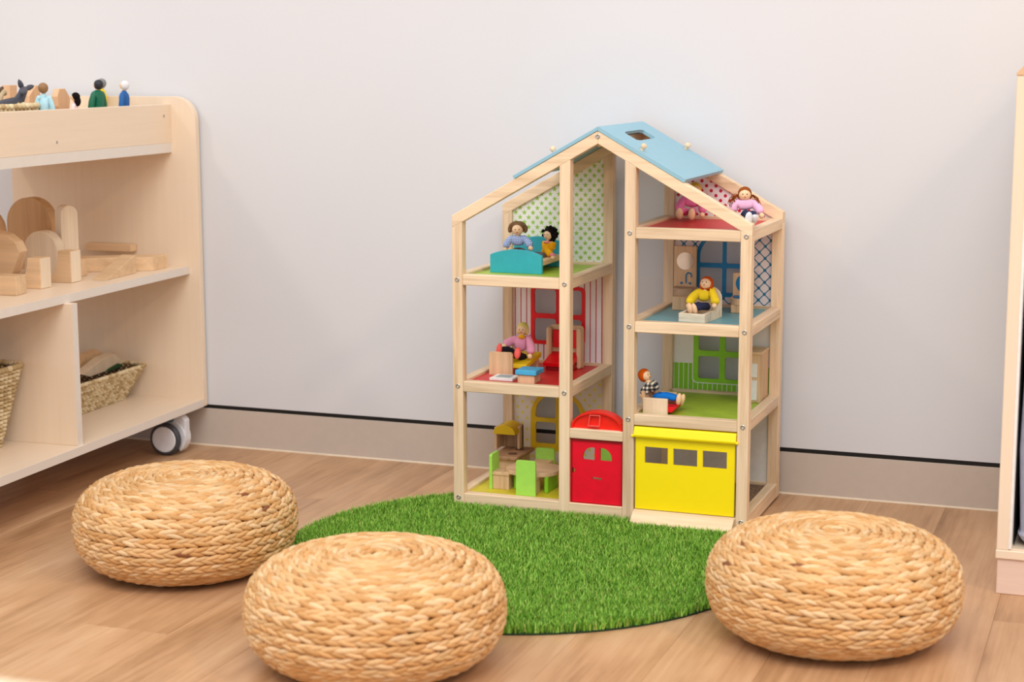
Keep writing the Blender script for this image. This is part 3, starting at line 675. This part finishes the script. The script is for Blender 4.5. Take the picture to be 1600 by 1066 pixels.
pal = np.array([lin((104, 158, 40))[:3], lin((134, 184, 60))[:3], lin((172, 212, 96))[:3], lin((72, 124, 24))[:3], lin((190, 190, 104))[:3]])
cc = pal[rng.choice(5, N, p=[.34, .34, .16, .12, .04])]*rng.uniform(.85, 1.15, (N, 1))
ca = me.color_attributes.new('tone', 'FLOAT_COLOR', 'POINT'); ca.data.foreach_set('color', np.repeat(np.c_[cc, np.ones(N)], 5, 0).reshape(-1).astype(np.float32))
g = fin('grass_blades', me, GRASS, gm, local=True); g['kind'] = 'stuff'

# ================================================================== POUFS
PR, PH = .1885, .1630; LEAF = None
def profile(a):
    c, s_ = math.cos(a), math.sin(a); return PR*abs(c)**.48, PH/2+PH/2*math.copysign(abs(s_)**.85, s_)
pa = [-math.pi/2*.9+(math.pi/2*1.9-.0)*i/4000 for i in range(4001)]; pp = [profile(min(x, math.pi/2)) for x in pa]
arc = [0]
for i in range(1, len(pp)): arc.append(arc[-1]+math.hypot(pp[i][0]-pp[i-1][0], pp[i][1]-pp[i-1][1]))
PITCH = .0160
def patarc(sv):
    j = min(range(0, len(arc), 4), key=lambda q: abs(arc[q]-sv)); j = min(max(j, 6), len(pp)-7)
    (r_, z_), (r0, zz0), (r1, zz1) = pp[j], pp[j-6], pp[j+6]; d = math.hypot(r1-r0, zz1-zz0); return r_, z_, (r1-r0)/d, (zz1-zz0)/d
NL, NR = 6, 7
tt = np.linspace(-1, 1, NL+2); 
def leafmesh(ts, wid, thk, lenh, c0, T_, S_, N_, verts, faces, cols, col, bend):
    b0 = len(verts)
    for i, q in enumerate(tt):
        prf = math.sqrt(max(0, 1-abs(q)**2.2))
        cen = c0+T_*(q*lenh)+S_*(bend*(q*q-.4))+N_*(-.0035*q*q)
        if i in (0, NL+1): verts.append(cen); cols.append(col); continue
        for k_ in range(NR):
            an = 2*math.pi*k_/NR; verts.append(cen+S_*(wid*prf*math.cos(an))+N_*(thk*prf*math.sin(an))); cols.append(col)
    for k_ in range(NR):
        faces.append((b0, b0+1+(k_+1) % NR, b0+1+k_))
        for i in range(NL-1):
            p_ = b0+1+i*NR; faces.append((p_+k_, p_+(k_+1) % NR, p_+NR+(k_+1) % NR, p_+NR+k_))
        p_ = b0+1+(NL-1)*NR; faces.append((p_+k_, p_+(k_+1) % NR, b0+1+NL*NR))
fibc = [lin(c)[:3] for c in ((224, 176, 120), (230, 186, 132), (218, 166, 106), (224, 180, 126), (210, 156, 96), (234, 196, 148))]
ringm = []
rr = random.Random(21)
sv = PITCH*.5
while sv < arc[-1]-PITCH*.3:
    r_, z_, dr, dz = patarc(sv); nr, nz = dz, -dr
    if (r_*nr) < 0 and z_ > PH/2: nr, nz = -nr, -nz
    if nz < 0 and z_ > PH*.75: nr, nz = -nr, -nz
    rad = max(r_, .004); n = max(4, int(round(2*math.pi*rad/.0200))); verts, faces, cols = [], [], []; ph = rr.random()*6
    for i in range(n):
        for sd_ in (-1, 1):
            a = ph+2*math.pi*(i+(.25 if sd_ > 0 else -.25)*.9+rr.uniform(-.09, .09))/n
            er = np.array([math.cos(a), math.sin(a), 0]); et = np.array([-math.sin(a), math.cos(a), 0]); ez = np.array([0, 0, 1.])
            S0 = er*dr+ez*dz; N0 = er*nr+ez*nz
            tl = .215+rr.uniform(-.09, .09); T_ = et*math.cos(tl)+S0*sd_*math.sin(tl); S_ = S0*math.cos(tl)-et*sd_*math.sin(tl)
            jr = rr.uniform(-.0009, .0009); N1 = N0*math.cos(.42)+S0*sd_*math.sin(.42); S_ = S_*math.cos(.42)-N0*sd_*math.sin(.42)
            c0 = er*r_+ez*z_+S0*(sd_*PITCH*.192+rr.uniform(-.0007, .0007))+N0*(jr-.002)
            col = fibc[rr.randrange(6)]; sc = rr.uniform(.80, .97)
            if rr.random() < .004: col = lin((140, 84, 50))[:3]
            leafmesh(0, .0047*rr.uniform(.9, 1.12), .0056, min(.0200*rr.uniform(.9, 1.2), rad*1.1), c0, T_, S_, N1, verts, faces, cols, tuple(q*sc for q in col), sd_*.0015)
    me = bpy.data.meshes.new('braid_ring'); me.from_pydata([tuple(v_) for v_ in verts], [], faces)
    ca = me.color_attributes.new('tone', 'FLOAT_COLOR', 'POINT'); ca.data.foreach_set('color', np.c_[np.array(cols), np.ones(len(cols))].reshape(-1).astype(np.float32))
    me.polygons.foreach_set('use_smooth', [True]*len(me.polygons)); me.materials.append(FIBRE); ringm.append(me); sv += PITCH
cm = bm_(); prev = None
for i in range(0, 4001, 100):
    r_, z_ = pp[i]; r_ = max(r_-.0060, .0006); z_ = PH/2+(z_-PH/2)*.925
    ring = [cm.verts.new((r_*math.cos(2*math.pi*k_/48), r_*math.sin(2*math.pi*k_/48), z_)) for k_ in range(48)]
    if prev:
        for k_ in range(48): cm.faces.new((prev[k_], prev[(k_+1) % 48], ring[(k_+1) % 48], ring[k_]))
    else: cm.faces.new(ring[::-1])
    prev = ring
cm.faces.new(prev); COREM = bpy.data.meshes.new('core'); bmesh.ops.recalc_face_normals(cm, faces=cm.faces[:]); cm.to_mesh(COREM); cm.free(); COREM.materials.append(CORE)
for (x, y, rot, sc, lab) in ((-.2930, -.5264, .4, 1.0, 'round braided banana fibre pouf beside the shelf on wheels'), (.2136, -.8505, 2.3, .995, 'round braided banana fibre pouf in the foreground, nearest the camera'), (.8159, -.5077, 4.4, 1.005, 'round braided banana fibre pouf at right of the grass mat')):
    t_ = thing('braided_pouf', lab, 'pouf', (x, y, 0), 'braided floor poufs'); t_.rotation_euler.z = rot; t_.scale = (sc,)*3
    for nm, me in [('core', COREM)]+[('braid_ring', q) for q in ringm]:
        o = bpy.data.objects.new(nm, me); C.objects.link(o); o.parent = t_

# ================================================================== SHELF UNIT
TH = .017; SLN = 1.06; DEP = .475
SHF = thing('toy_shelf', 'low birch plywood shelf unit on grey and white castors', 'shelf', sh(.5, -.24, 0))
def sprism(pts, ext, bev=.0015): return prism(bm_(), pts, ext, bev)
def endpanel(u0):
    pts2 = rrect(-DEP, .094, 0, .7870, (.002, .002, .052, .052), 8)
    return sprism([sh(u0, v_, z) for v_, z in pts2], SU*TH, .0008)
def sboard(u0, u1, v0, v1, z0, z1, bev=.0008):
    return sprism([sh(u0, v0, z0), sh(u1, v0, z0), sh(u1, v1, z0), sh(u0, v1, z0)], (0, 0, z1-z0), bev)
fin('end_panel', endpanel(0), PLY['Z'], SHF); fin('end_panel', endpanel(SLN), PLY['Z'], SHF)
for nm, v0, v1, z0, z1 in (('bottom_board', -DEP, 0, .094, .111), ('middle_shelf', -DEP, -.025, .395, .412), ('top_board', -DEP, -.060, .6645, .6855)):
    b_ = fin(nm, sboard(TH, SLN, v0, v1-.001, z0, z1), PLY['Y'], SHF)
    fin('edge_strip', sboard(TH, SLN, v1-.001, v1, z0, z1, 0), PLYE, b_)
fin('front_rail', sboard(TH, SLN, -.078, -.060, .6855, .7700), PLY['Y'], SHF)
fin('back_rail', sboard(TH, SLN, -DEP, -DEP+.016, .6855, .7700), PLY['Y'], SHF)
dv = fin('divider', sboard(.506, .523, -DEP, -.008, .111, .395), PLY['Z'], SHF)
fin('edge_strip', sboard(.506, .523, -.008, -.0070, .111, .395, 0), PLYE, dv)
for (px_, py_) in ((256, 181.5), (89, 222.5)):
    p_ = atv(px_, py_, -.060); fin('screw', cyl(bm_(), p_+SV*.0005, p_-SV*.002, .0032, seg=12), STEEL, SHF)
# castors: twin wheels with white hubs, white yoke
def castor(u, v, yaw):
    WR = .0365; c = sh(u, v, WR+.0005)
    ax = Matrix.Rotation(yaw, 3, 'Z') @ V((0, -1, 0)); fw = V((ax.y, -ax.x, 0))
    e = bpy.data.objects.new('castor', None); C.objects.link(e); e.parent = SHF; e.location = c-origin(SHF)
    for s_, w_ in ((1, 1), (-1, .8)):
        c0 = c+ax*s_*.004
        bm = bm_(); pr = [(0.0, .030), (.002, WR-.0035), (.006, WR), (.013, WR), (.017, WR-.004), (.0175, .029)]
        prv = None
        for q, r_ in pr:
            ring = [bm.verts.new(c0+ax*s_*q*w_+(fw*math.cos(2*math.pi*k_/36)+V((0, 0, 1))*math.sin(2*math.pi*k_/36))*r_) for k_ in range(36)]
            if prv:
                for k_ in range(36): bm.faces.new((prv[k_], prv[(k_+1) % 36], ring[(k_+1) % 36], ring[k_]))
            else: bm.faces.new(ring)
            prv = ring
        bm.faces.new(prv); fin('tyre', bm, DKP, e)
        fin('hub', cyl(bm_(), c0+ax*s_*.0172*w_, c0+ax*s_*.0192*w_, .0292, .0270, seg=36), WPLAS, e)
    up = V((0, 0, 1)); sp = c-fw*.0
    fw = -fw
    hood = [c+(fw*math.cos(q)+up*math.sin(q))*(WR+.0035) for q in [-.85+(math.pi+.65)*i/16 for i in range(17)]]+[c-fw*.012-up*.004, c+fw*.012-up*.012]
    fin('hood', prism(bm_(), [p_-ax*.0300 for p_ in hood], ax*.0270, .001), WPLAS, e)
    fin('neck', prism(bm_(), [c+fw*a_+up*b_-ax*.026 for a_, b_ in ((.006, .020), (.0395, .004), (.0395, .040), (.030, .050), (-.004, .050), (-.010, .036))], ax*.021, .0015), WPLAS, e)
    fin('swivel', cyl(bm_(), sp+V((0, 0, .036))-ax*.010, V((sp.x, sp.y, .0945))-ax*.010, .013, seg=18), plain('castor_steel', (75, 95, 100), .4, .5, .6), e)
castor(.101, -.045, .05); castor(.115, -DEP+.06, .3); castor(SLN-.09, -.045, -.2); castor(SLN-.09, -DEP+.06, .1)

# ---------------- blocks on the middle shelf
ZS = .4122
def blk(name, label, pts, ext, mat, cat='wooden block', bev=.0012):
    c = sum((V(p_) for p_ in pts), V())/len(pts)+V(ext)/2; c.z = min(V(p_).z for p_ in pts)
    t_ = fin(name, prism(bm_(), pts, ext, bev), mat, loc=c); tag(t_, label, cat, 'wooden blocks on the middle shelf'); return t_
blk('wedge_block', 'small wooden wedge block sloping to the left at the shelf front', [sh(.305, -.066, ZS), sh(.167, -.072, ZS), sh(.167, -.072, ZS+.040), sh(.300, -.066, ZS+.001)], -SV*.034, BLK)
blk('rectangular_block', 'low rectangular wooden block with pale end at the left shelf front', [sh(.563, -.105, ZS), sh(.523, -.109, ZS), sh(.523, -.109, ZS+.038), sh(.563, -.105, ZS+.038)], -SV*.16, BLK)
def concave(uF, vR, w_, hh, wt, thick, label, mat=BLK):
    pts = [sh(uF, vR, ZS), sh(uF, vR, ZS+hh), sh(uF, vR-wt, ZS+hh)]
    for i in range(1, 8):
        q = i/8; pts.append(sh(uF, vR-wt-(w_-wt)*(1-math.cos(q*math.pi/2)), ZS+hh-(hh-.008)*math.sin(q*math.pi/2)*1.0))
    pts += [sh(uF, vR-w_, ZS+.004), sh(uF, vR-w_, ZS)]
    b_ = blk('curved_block', label, pts, -SU*thick, mat)
    # pale end face
    fin('end_face', sboard(uF-thick+.001, uF-.001, vR, vR+.0006, ZS+.001, ZS+hh-.001, 0), BLKP, b_)
concave(.460, -.117, .065, .0620, .030, .036, 'wooden block with curved cut side, between low block and its taller twin')
concave(.358, -.112, .060, .0660, .030, .038, 'tallest wooden block with curved cut side, left of the wedge')
blk('cube_block', 'small wooden cube block half hidden left of the wedge', [sh(.262, -.150, ZS), sh(.232, -.152, ZS), sh(.232, -.152, ZS+.036), sh(.262, -.150, ZS+.036)], -SV*.036, BLK)
e1 = V((SU*.066-SV*.126)).normalized(); c_ = sh(.119, -.058, ZS); e2 = (-SU*1.0-SV*.02).normalized()
blk('long_block', 'long flat amber wooden block lying behind the wedge', [c_, c_+e1*.20, c_+e1*.20+e2*.064, c_+e2*.064], (0, 0, .0300), BLK)
blk('plank_block', 'thin wooden plank resting on the long block against the end panel', [sh(.046, -.155, ZS+.0305), sh(.046, -.270, ZS+.0305), sh(.020, -.270, ZS+.0305), sh(.020, -.155, ZS+.0305)], (0, 0, .016), BLK)
# tall arch topped block
c_ = sh(.222, -.212, ZS); ex = (SU*.77-SV*.64).normalized(); ey = (SV*.77+SU*.64).normalized()
pts = [c_+ex*a_+V((0, 0, b_)) for a_, b_ in [(-.0185, 0), (.0185, 0)]+[(.0185*math.cos(q), .131+.0185*math.sin(q)) for q in [math.pi*i/12 for i in range(13)]]]
blk('arch_top_block', 'tall round topped wooden block standing on the middle shelf', pts, ey*.040, BLKP)
def disc(name, label, u, v, rx_, hh, thick, mat, tilt=0):
    cv = sh(u, v, ZS); pts = [cv-SV*rx_, cv+SV*rx_]+[cv+SV*(rx_*math.cos(q))+V((0, 0, hh-rx_+rx_*math.sin(q))) for q in [math.pi*i/14 for i in range(15)]]
    blk(name, label, pts, -SU*thick, mat)
disc('arch_block', 'large amber round topped wooden block at the back of the shelf', 0.175, -.330, .056, .158, .03, BLKD)
disc('arch_block', 'large amber round topped wooden block cut off by the left picture edge', .330, -.355, .055, .150, .03, BLKD)
disc('half_round_block', 'pale half round wooden block in front of the large amber block', .290, -.228, .040, .098, .03, BLKP)
c_ = sh(.450, -.215, ZS); pts = [c_+SV*a_+V((0, 0, b_)) for a_, b_ in ((-.05, .03), (-.012, .0), (.006, .0), (.026, .030), (.044, .072), (.034, .092), (.014, .105), (-.012, .112), (-.04, .110), (-.06, .08))]
blk('leaf_block', 'pale wooden block with pointed right tip at left picture edge', pts, -SU*.03, BLK)

# ---------------- baskets
def basket(label, u0, u1, v0, v1, z0, z1, fl_, rows, rad=.03, tone=((212, 190, 150), (186, 160, 118), (224, 206, 170))):
    """rectangular flared basket: u0..u1, v0..v1 are the foot; fl_ is the flare at the rim"""
    cu, cv = (u0+u1)/2, (v0+v1)/2
    t_ = thing('seagrass_basket', label, 'basket', sh(cu, cv, z0)); R_ = random.Random(int(u0*1000)+rows)
    tr = (z1-z0)/rows*.46
    def path(f_, n):
        hu, hv = (u1-u0)/2+fl_*f_, (v1-v0)/2+fl_*f_; p2 = rrect(-hu, -hv, hu, hv, rad, 6); d = [0]
        p2.append(p2[0])
        for i in range(1, len(p2)): d.append(d[-1]+math.hypot(p2[i][0]-p2[i-1][0], p2[i][1]-p2[i-1][1]))
        out = []; j = 0
        for i in range(n):
            q = d[-1]*i/n
            while d[j+1] < q: j += 1
            w_ = (q-d[j])/max(1e-9, d[j+1]-d[j]); out.append((p2[j][0]+(p2[j+1][0]-p2[j][0])*w_, p2[j][1]+(p2[j+1][1]-p2[j][1])*w_))
        return out, d[-1]
    for k_ in range(rows+1):
        f_ = k_/rows; z = z0+tr+(z1-z0-2*tr)*f_; _, per = path(f_, 8); nb = int(per/.0135); n = nb*4; p2, _ = path(f_, n); rim = k_ == rows
        verts, faces, cols = [], [], []; NS = 6; ph = .5*(k_ % 2)
        for i, (a_, b_) in enumerate(p2):
            pa_, pb_ = p2[i-1], p2[(i+1) % n]; tx, ty = pb_[0]-pa_[0], pb_[1]-pa_[1]; l_ = math.hypot(tx, ty); nx, ny = ty/l_, -tx/l_
            s_ = math.sin(2*math.pi*(i/4+ph)); rr_ = tr*(1.0+.22*s_)*(1.35 if rim else 1); off = .0034*s_; jz = R_.uniform(-.0006, .0006)
            if i % 4 == 0: base_ = lin(tone[R_.randrange(3)])[:3]
            for q in range(NS):
                an = 2*math.pi*q/NS; ru, rv, rz = a_+nx*(off+rr_*math.cos(an)), b_+ny*(off+rr_*math.cos(an)), z+jz+rr_*math.sin(an)
                verts.append(sh(cu+ru, cv+rv, rz)); cols.append(base_)
        for i in range(n):
            for q in range(NS): a_ = i*NS+q; b_ = i*NS+(q+1) % NS; c_ = ((i+1) % n)*NS+(q+1) % NS; d_ = ((i+1) % n)*NS+q; faces.append((a_, b_, c_, d_))
        me = bpy.data.meshes.new('weave_row'); me.from_pydata([tuple(v_) for v_ in verts], [], faces)
        ca = me.color_attributes.new('tone', 'FLOAT_COLOR', 'POINT'); ca.data.foreach_set('color', np.c_[np.array(cols), np.ones(len(cols))].reshape(-1).astype(np.float32))
        fin('rim' if rim else 'weave_row', me, SEAG, t_, smooth=True)
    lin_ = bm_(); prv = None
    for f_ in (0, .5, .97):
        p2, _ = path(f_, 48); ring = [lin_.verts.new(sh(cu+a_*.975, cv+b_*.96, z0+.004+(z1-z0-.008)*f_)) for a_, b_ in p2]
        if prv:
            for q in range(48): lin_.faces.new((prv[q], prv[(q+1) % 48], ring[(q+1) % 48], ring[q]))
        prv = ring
    fin('shade_liner', lin_, plain('basket_gap_shade', (92, 70, 44), .9), t_)  # added dark sheet behind the rows, paints shade into the weave gaps
    fin('base', sboard(u0+.006, u1-.006, v0+.006, v1-.006, z0+.001, z0+.006, 0), plain('basket_base', (150, 122, 84), .85), t_)
    return t_
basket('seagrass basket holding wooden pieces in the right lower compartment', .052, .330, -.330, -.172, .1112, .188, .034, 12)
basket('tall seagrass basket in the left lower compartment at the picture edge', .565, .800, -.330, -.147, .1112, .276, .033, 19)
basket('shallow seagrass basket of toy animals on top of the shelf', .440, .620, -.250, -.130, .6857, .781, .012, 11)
def loose(name, label, px0, quad, v, depth, mat, cat='wooden piece', group='wooden pieces in the basket'):
    pts = [atv(x, y, v) for x, y in quad]; t_ = fin(name, prism(bm_(), pts, depth, .001), mat, loc=sum(pts, V())/len(pts)); tag(t_, label, cat, group); return t_
loose('wooden_piece', 'pale wooden slab with a knot on top of the right basket', 0, [(129, 586), (141, 589), (166, 580), (194, 568), (180, 554), (160, 561)], -.205, -SV*.020+V((0, 0, .004)), BLKP)
loose('wooden_piece', 'wooden chunk behind the slab in the right basket', 0, [(118, 578), (128, 584), (152, 566), (160, 553), (156, 548), (136, 556)], -.245, -SV*.020+V((0, 0, .004)), BLK)
loose('green_piece', 'dark green piece under the slab in the right basket', 0, [(166, 582), (192, 573), (194, 570), (186, 568), (172, 576)], -.200, -SV*.03, plain('dark_green', (45, 80, 42), .7), 'toy piece')

# ---------------- figures and animals on the shelf top
FZ = .6857
def figure(label, px_, head_y, v, hr, face, shirt, trous, hairm, style, ht=.108, k=1.35):
    h = atv(px_, head_y, v); b_ = V((h.x, h.y, FZ)); f, s, u = up_(face); top = h.z+hr; sc = (h.z-FZ)
    neck = V((h.x, h.y, h.z-hr*.95)); hip = V((h.x, h.y, FZ+sc*.50))
    hands = [V((h.x, h.y, FZ+sc*.47))+-s*q*.0150*k+f*.004 for q in (-1, 1)]; feet = [V((h.x, h.y, FZ+.0055))-s*q*.009+f*.004 for q in (-1, 1)]
    knees = [V((h.x, h.y, FZ+sc*.27))-s*q*.008 for q in (-1, 1)]
    return doll('figurine', label, 'figurine', b_, h, hr, face, neck, hip, hands, feet, knees, shirt, trous, hairm, style, shoes=DKP, k=k, ks=1.0, group='toy figures on the shelf top')
LFT = (-.9, -.35, 0)
figure('toy figure with white hair and blue jacket, rightmost on the shelf top', 193.5, 134, -.13, .0086, (-.95, -.30, 0), plain('figure_blue', (12, 90, 160), .5), NAVY, plain('figure_white_hair', (225, 225, 228), .6), 'back', k=1.05)
figure('toy figure with dark hair and green jacket on the shelf top', 152.5, 133, -.13, .0090, (-.95, .10, 0), plain('figure_green', (8, 100, 72), .5), NAVY, plain('figure_dark_hair', (40, 40, 46), .5), 'back', k=1.2)
figure('toy figure with grey hair and yellow top behind the green one', 157, 131, -.22, .0092, (-.9, -.3, 0), plain('figure_yellow', (250, 218, 20), .5), GRYC, plain('figure_grey_hair', (130, 130, 128), .6), 'back', k=1.35)
figure('small toy girl with long black hair on the shelf top', 116.5, 152, -.13, .0080, (-.95, -.30, 0), plain('figure_pink', (240, 215, 215), .6), PALEP, HBK, 'longback', k=.7)
figure('toy figure with brown hair and pale blue top seen from behind', 68, 138, -.115, .0088, (-.3, .95, 0), plain('figure_pale_blue', (178, 218, 230), .6), GRYC, plain('figure_brown_hair', (150, 112, 76), .6), 'back', k=.95)
# hexagonal block
def peach(px0, label, quad, v, d): 
    b_ = loose('peach_block', label, 0, quad, v, d, wood('peach_wood', (222, 178, 138), 'Z', .92), 'wooden block', 'blocks on the shelf top'); return b_
hb = [(89.5, 151), (93, 139), (102, 138.5), (110, 153), (109, 170), (96, 176), (91, 166)]
peach(0, 'tilted hexagonal wooden block beside the small black haired figure', hb, -.17, -SV*.014)
peach(0, 'upright wooden block behind the toy animal, right of its ears', [(44, 172), (63, 174), (63, 136), (57, 133), (46, 150)], -.265, -SV*.02)
peach(0, 'upright wooden block behind the toy animal, left of its ears', [(16, 172), (27, 172), (27, 133), (16, 133)], -.265, -SV*.02)
# grey animal lying in the basket
v = -.185
def A_(x, y, dv=0): return atv(x, y, v+dv)
an = thing('toy_donkey', 'dark grey long eared toy animal lying in the shallow basket', 'toy animal', sh(.53, v, .72))
AN = plain('animal_grey', (74, 74, 84), .6)
vs = [A_(4, 163), A_(18, 163), A_(30, 157), A_(35, 147), A_(38, 138), A_(36, 146, .025), A_(-8, 168), A_(24, 178), A_(6, 180)]
fin('body', skin(vs, [(0, 1), (1, 2), (2, 3), (3, 4), (4, 5), (0, 6), (2, 7), (0, 8)], [.0140, .0145, .0125, .0100, .0088, .0055, .011, .007, .008]), AN, an, smooth=True)
for (x0, y0), (x1, y1) in (((35, 139), (29, 124)), ((40, 139), (53, 134))):
    p0, p1 = A_(x0, y0), A_(x1, y1); fin('ear', tube(bm_(), [p0, p0.lerp(p1, .4), p0.lerp(p1, .75), p1], [.0035, .0058, .0042, .0008], 8), AN, an, smooth=True)
an = thing('toy_giraffe', 'brown and cream toy animal head at the left picture edge', 'toy animal', sh(.58, -.20, .72))
GB = plain('animal_cream', (198, 176, 140), .6); 
v = -.20
fin('body', skin([A_(-6, 172), A_(-2, 152), A_(3, 143), A_(9, 147)], [(0, 1), (1, 2), (2, 3)], [.012, .0085, .0080, .0050]), GB, an, smooth=True)
fin('mane', tube(bm_(), [A_(-6, 150), A_(-1, 141), A_(4, 137)], [.004, .0045, .003], 8), plain('animal_brown', (96, 72, 50), .7), an, smooth=True)

# ================================================================== RIGHT CABINET
cx0 = 1.0295; cyf = -.214
CB = thing('storage_cabinet', 'pale plywood cabinet on a plinth at the right picture edge', 'cabinet', (1.35, .04, 0))
CW = .62; cbk = .30
fin('plinth', B((cx0+.003, cyf+.002, .0), (cx0+CW, cbk, .0600)), wood('pink_ply', (228, 200, 182), 'X', .95, .6), CB)
fin('base_board', B((cx0, cyf-.002, .0600), (cx0+CW, cbk, .0745)), PLY['X'], CB)
fin('side_panel', B((cx0+.001, cyf, .0745), (cx0+.020, cbk, .838)), PLY['Z'], CB)
fin('side_panel', B((cx0+CW-.02, cyf, .0745), (cx0+CW, cbk, .838)), PLY['Z'], CB)
fin('shelf', B((cx0+.02, cyf+.004, .0745), (cx0+CW-.02, cbk-.01, .0765), .0005), PLY['X'], CB)
fin('back', B((cx0+.02, cbk-.01, .0745), (cx0+CW-.02, cbk, .838), 0), plain('cabinet_back_shade', (30, 26, 24), .8), CB)  # back coloured near-black to paint in the shaded cabinet interior
fin('shade_liner', B((cx0+.026, cyf+.03, .0765), (cx0+.0265, cbk-.01, .838), 0), plain('cabinet_side_shade', (30, 26, 24), .8), CB)  # added thin dark sheet, painted shade for the gap beside the bag
fin('edge_strip', B((cx0+.020, cyf+.001, .0765), (cx0+.0245, cbk-.01, .838), .0004), WHT, CB)
gp = [(cx0, .838), (cx0+CW, .838), (cx0+CW, .842), (cx0+CW/2, .842+CW/2*1.05), (cx0, .842)]
fin('gable_roof', plateXZ(gp, cyf-.001, cbk-cyf+.001, bev=.001), wood('peach_ply', (226, 188, 150), 'X', .95, .6), CB)
bgm = cloth('lilac_grey_fabric', (176, 178, 196)); bgm2 = None
bm = box(bm_(), (cx0+.029, cyf+.006, .0770), (cx0+.36, cbk-.06, .66), .03, seg=4)
bmesh.ops.subdivide_edges(bm, edges=bm.edges[:], cuts=3, use_grid_fill=True)
for v_ in bm.verts:
    q = v_.co; w_ = math.sin(q.z*23+q.y*9)*.004+math.sin(q.z*57+q.x*31)*.002
    if q.z > .1: q.x += w_; q.y += w_*.6
bagt = thing('fabric_bag', 'lilac grey fabric bag standing inside the right cabinet', 'bag', (cx0+.2, .02, .077)); fin('bag_body', bm, bgm, bagt, smooth=True)
fin('bag_seam', box(bm_(), (cx0+.045, cyf+.004, .092), (cx0+.34, cyf+.008, .096), .001), bgm, bagt)

# ================================================================== TABLE AT THE LENS
TB = thing('low_table', 'blurred cream table edge in the bottom left corner', 'table', (.2, -2.55, 0))
fin('top', B((-.45, -2.95, .475), (.78, -2.226, .500), .004), plain('cream_laminate', (232, 214, 186), .5), TB)
for x in (-.40, .70):
    for y in (-2.90, -2.30): fin('leg', cyl(bm_(), (x, y, 0), (x, y, .476), .018, seg=14), PLY['Z'], TB)
